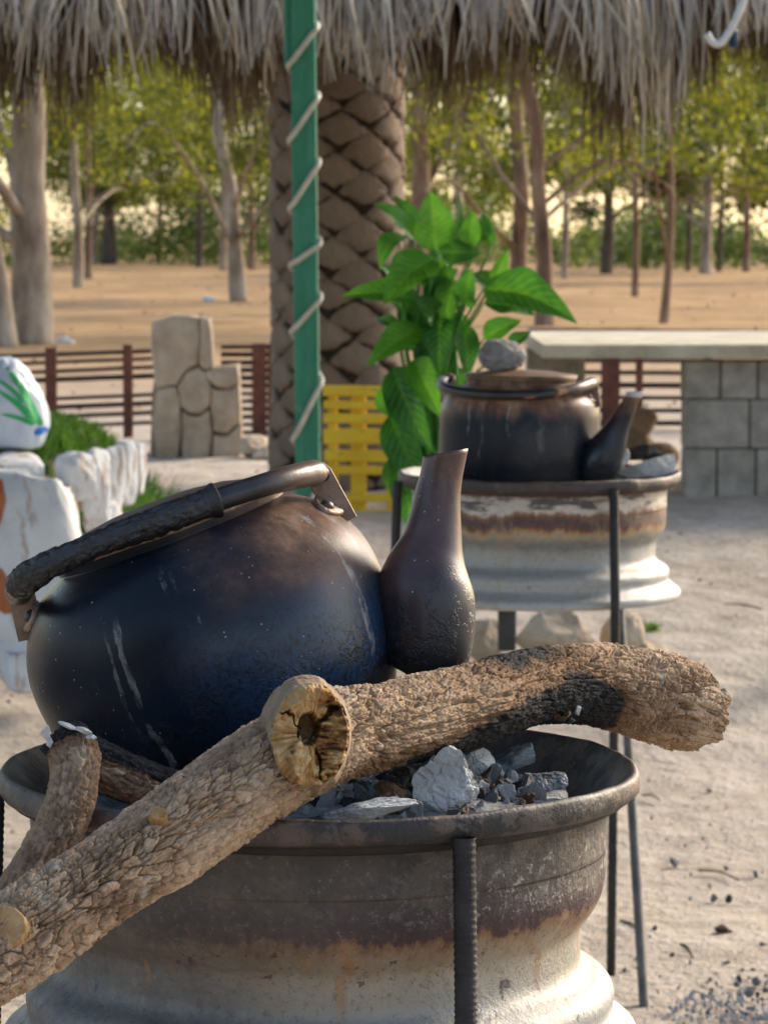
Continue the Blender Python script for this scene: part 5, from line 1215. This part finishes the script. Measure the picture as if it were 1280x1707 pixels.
for i in range(120):
    a = rd.gauss(1230, 55); b = rd.gauss(1660, 40)
    if 1085 < a < 1300 and 1480 < b < 1720: DEB.append((a, b, rd.choice([2.5, 3, 4, 5, 6, 8])))
for i in range(40): DEB.append((rd.uniform(980, 1280), rd.uniform(1300, 1700), rd.choice([2, 2.5, 3, 4])))
crumbs = []
for i, (a, b, s) in enumerate(DEB):
    p = ground_pt(a, b); s_ = s * PX(p.y) * .9; mi = 0 if (rd.random() < .65 or b < 1600) else 1
    if s < 5.5: crumbs.append(((p.x, p.y, p.z + s_ * .3), (rd.uniform(0, 6), rd.uniform(0, 6), rd.uniform(0, 6)), s_, rd.randrange(14), mi)); continue
    o = link('charcoal_crumb', coal(rd.randrange(14), mi), None, (p.x, p.y, p.z + s_ * .3), (rd.uniform(0, 6), rd.uniform(0, 6), rd.uniform(0, 6)), s_)
    tag(o, 'one of the charcoal crumbs scattered on the dirt at lower right', 'charcoal', 'charcoal crumbs on the dirt')
for i in range(160):
    a = rd.gauss(1200, 62); b = rd.gauss(1688, 18); p = ground_pt(a, min(b, 1730)); s_ = rd.uniform(2, 8) * PX(p.y)
    crumbs.append(((p.x, p.y, p.z + s_ * .25), (rd.uniform(0, 6), rd.uniform(0, 6), rd.uniform(0, 6)), s_, rd.randrange(14), 5))
cmats.append(MT['paleash']); merge_stuff(crumbs, 'ash_and_charcoal_crumbs', 'fine ash and charcoal crumbs strewn over the dirt at lower right', 'ash')
peb = []
for i in range(900):
    Y_ = 5 + 11 * rd.random(); x_ = rd.uniform(-2.6, 2.6); s_ = rd.choice([.004, .005, .006, .008, .012]); peb.append(((x_, Y_, G(Y_) + s_ * .2), (rd.uniform(0, 6), rd.uniform(0, 6), rd.uniform(0, 6)), s_, rd.randrange(14), rd.choice([6, 6, 7])))
cmats += [MT['stone'], MT['twig']]; merge_stuff(peb, 'pebbles', 'small pebbles and dry bits scattered over the dirt', 'pebbles')
fl = []
for i in range(700):
    Y_ = 17 + 70 * rd.random() ** 1.3; x_ = rd.uniform(-.14, .14) * Y_; s_ = rd.choice([.012, .015, .02, .03]); fl.append(((x_, Y_, G(Y_) + .02), (0, 0, rd.uniform(0, 6)), s_, rd.randrange(14), rd.choice([6, 7, 7])))
merge_stuff(fl, 'leaf_litter', 'dry bark and leaf litter lying over the field', 'litter')
p = ground_pt(1205, 1560); o = ash_block(330, (.030, .02, .017), p + Vector((0, 0, .012)), (0, .2, .4), MT['brownchar'], 'largest burnt wood chip lying on the dirt at lower right')
for i, (a, b, c, d, lb) in enumerate([(1165, 1455, 1232, 1472, 'longer dry twig on the dirt beside the charcoal crumbs'), (1070, 1330, 1100, 1338, 'short dry twig right of the foreground stove'), (1035, 1540, 1075, 1565, 'dry twig behind the smooth stove leg'), (1135, 1580, 1155, 1602, 'pale dry stick fragment near the burnt chip'), (1210, 1010, 1270, 1018, 'dark twig on the far dirt under the concrete table')]):
    p0, p1 = ground_pt(a, b), ground_pt(c, d); u_ = Vector((0, 0, .006)); o = obj('twig', tube(catmull([p0 + u_, (p0 + p1) / 2 + u_ * 1.6 + Vector((.004, .02, 0)), p1 + u_], 12), np.linspace(.0035, .002, 12), 7), MT['twig']); tag(o, lb, 'twig')
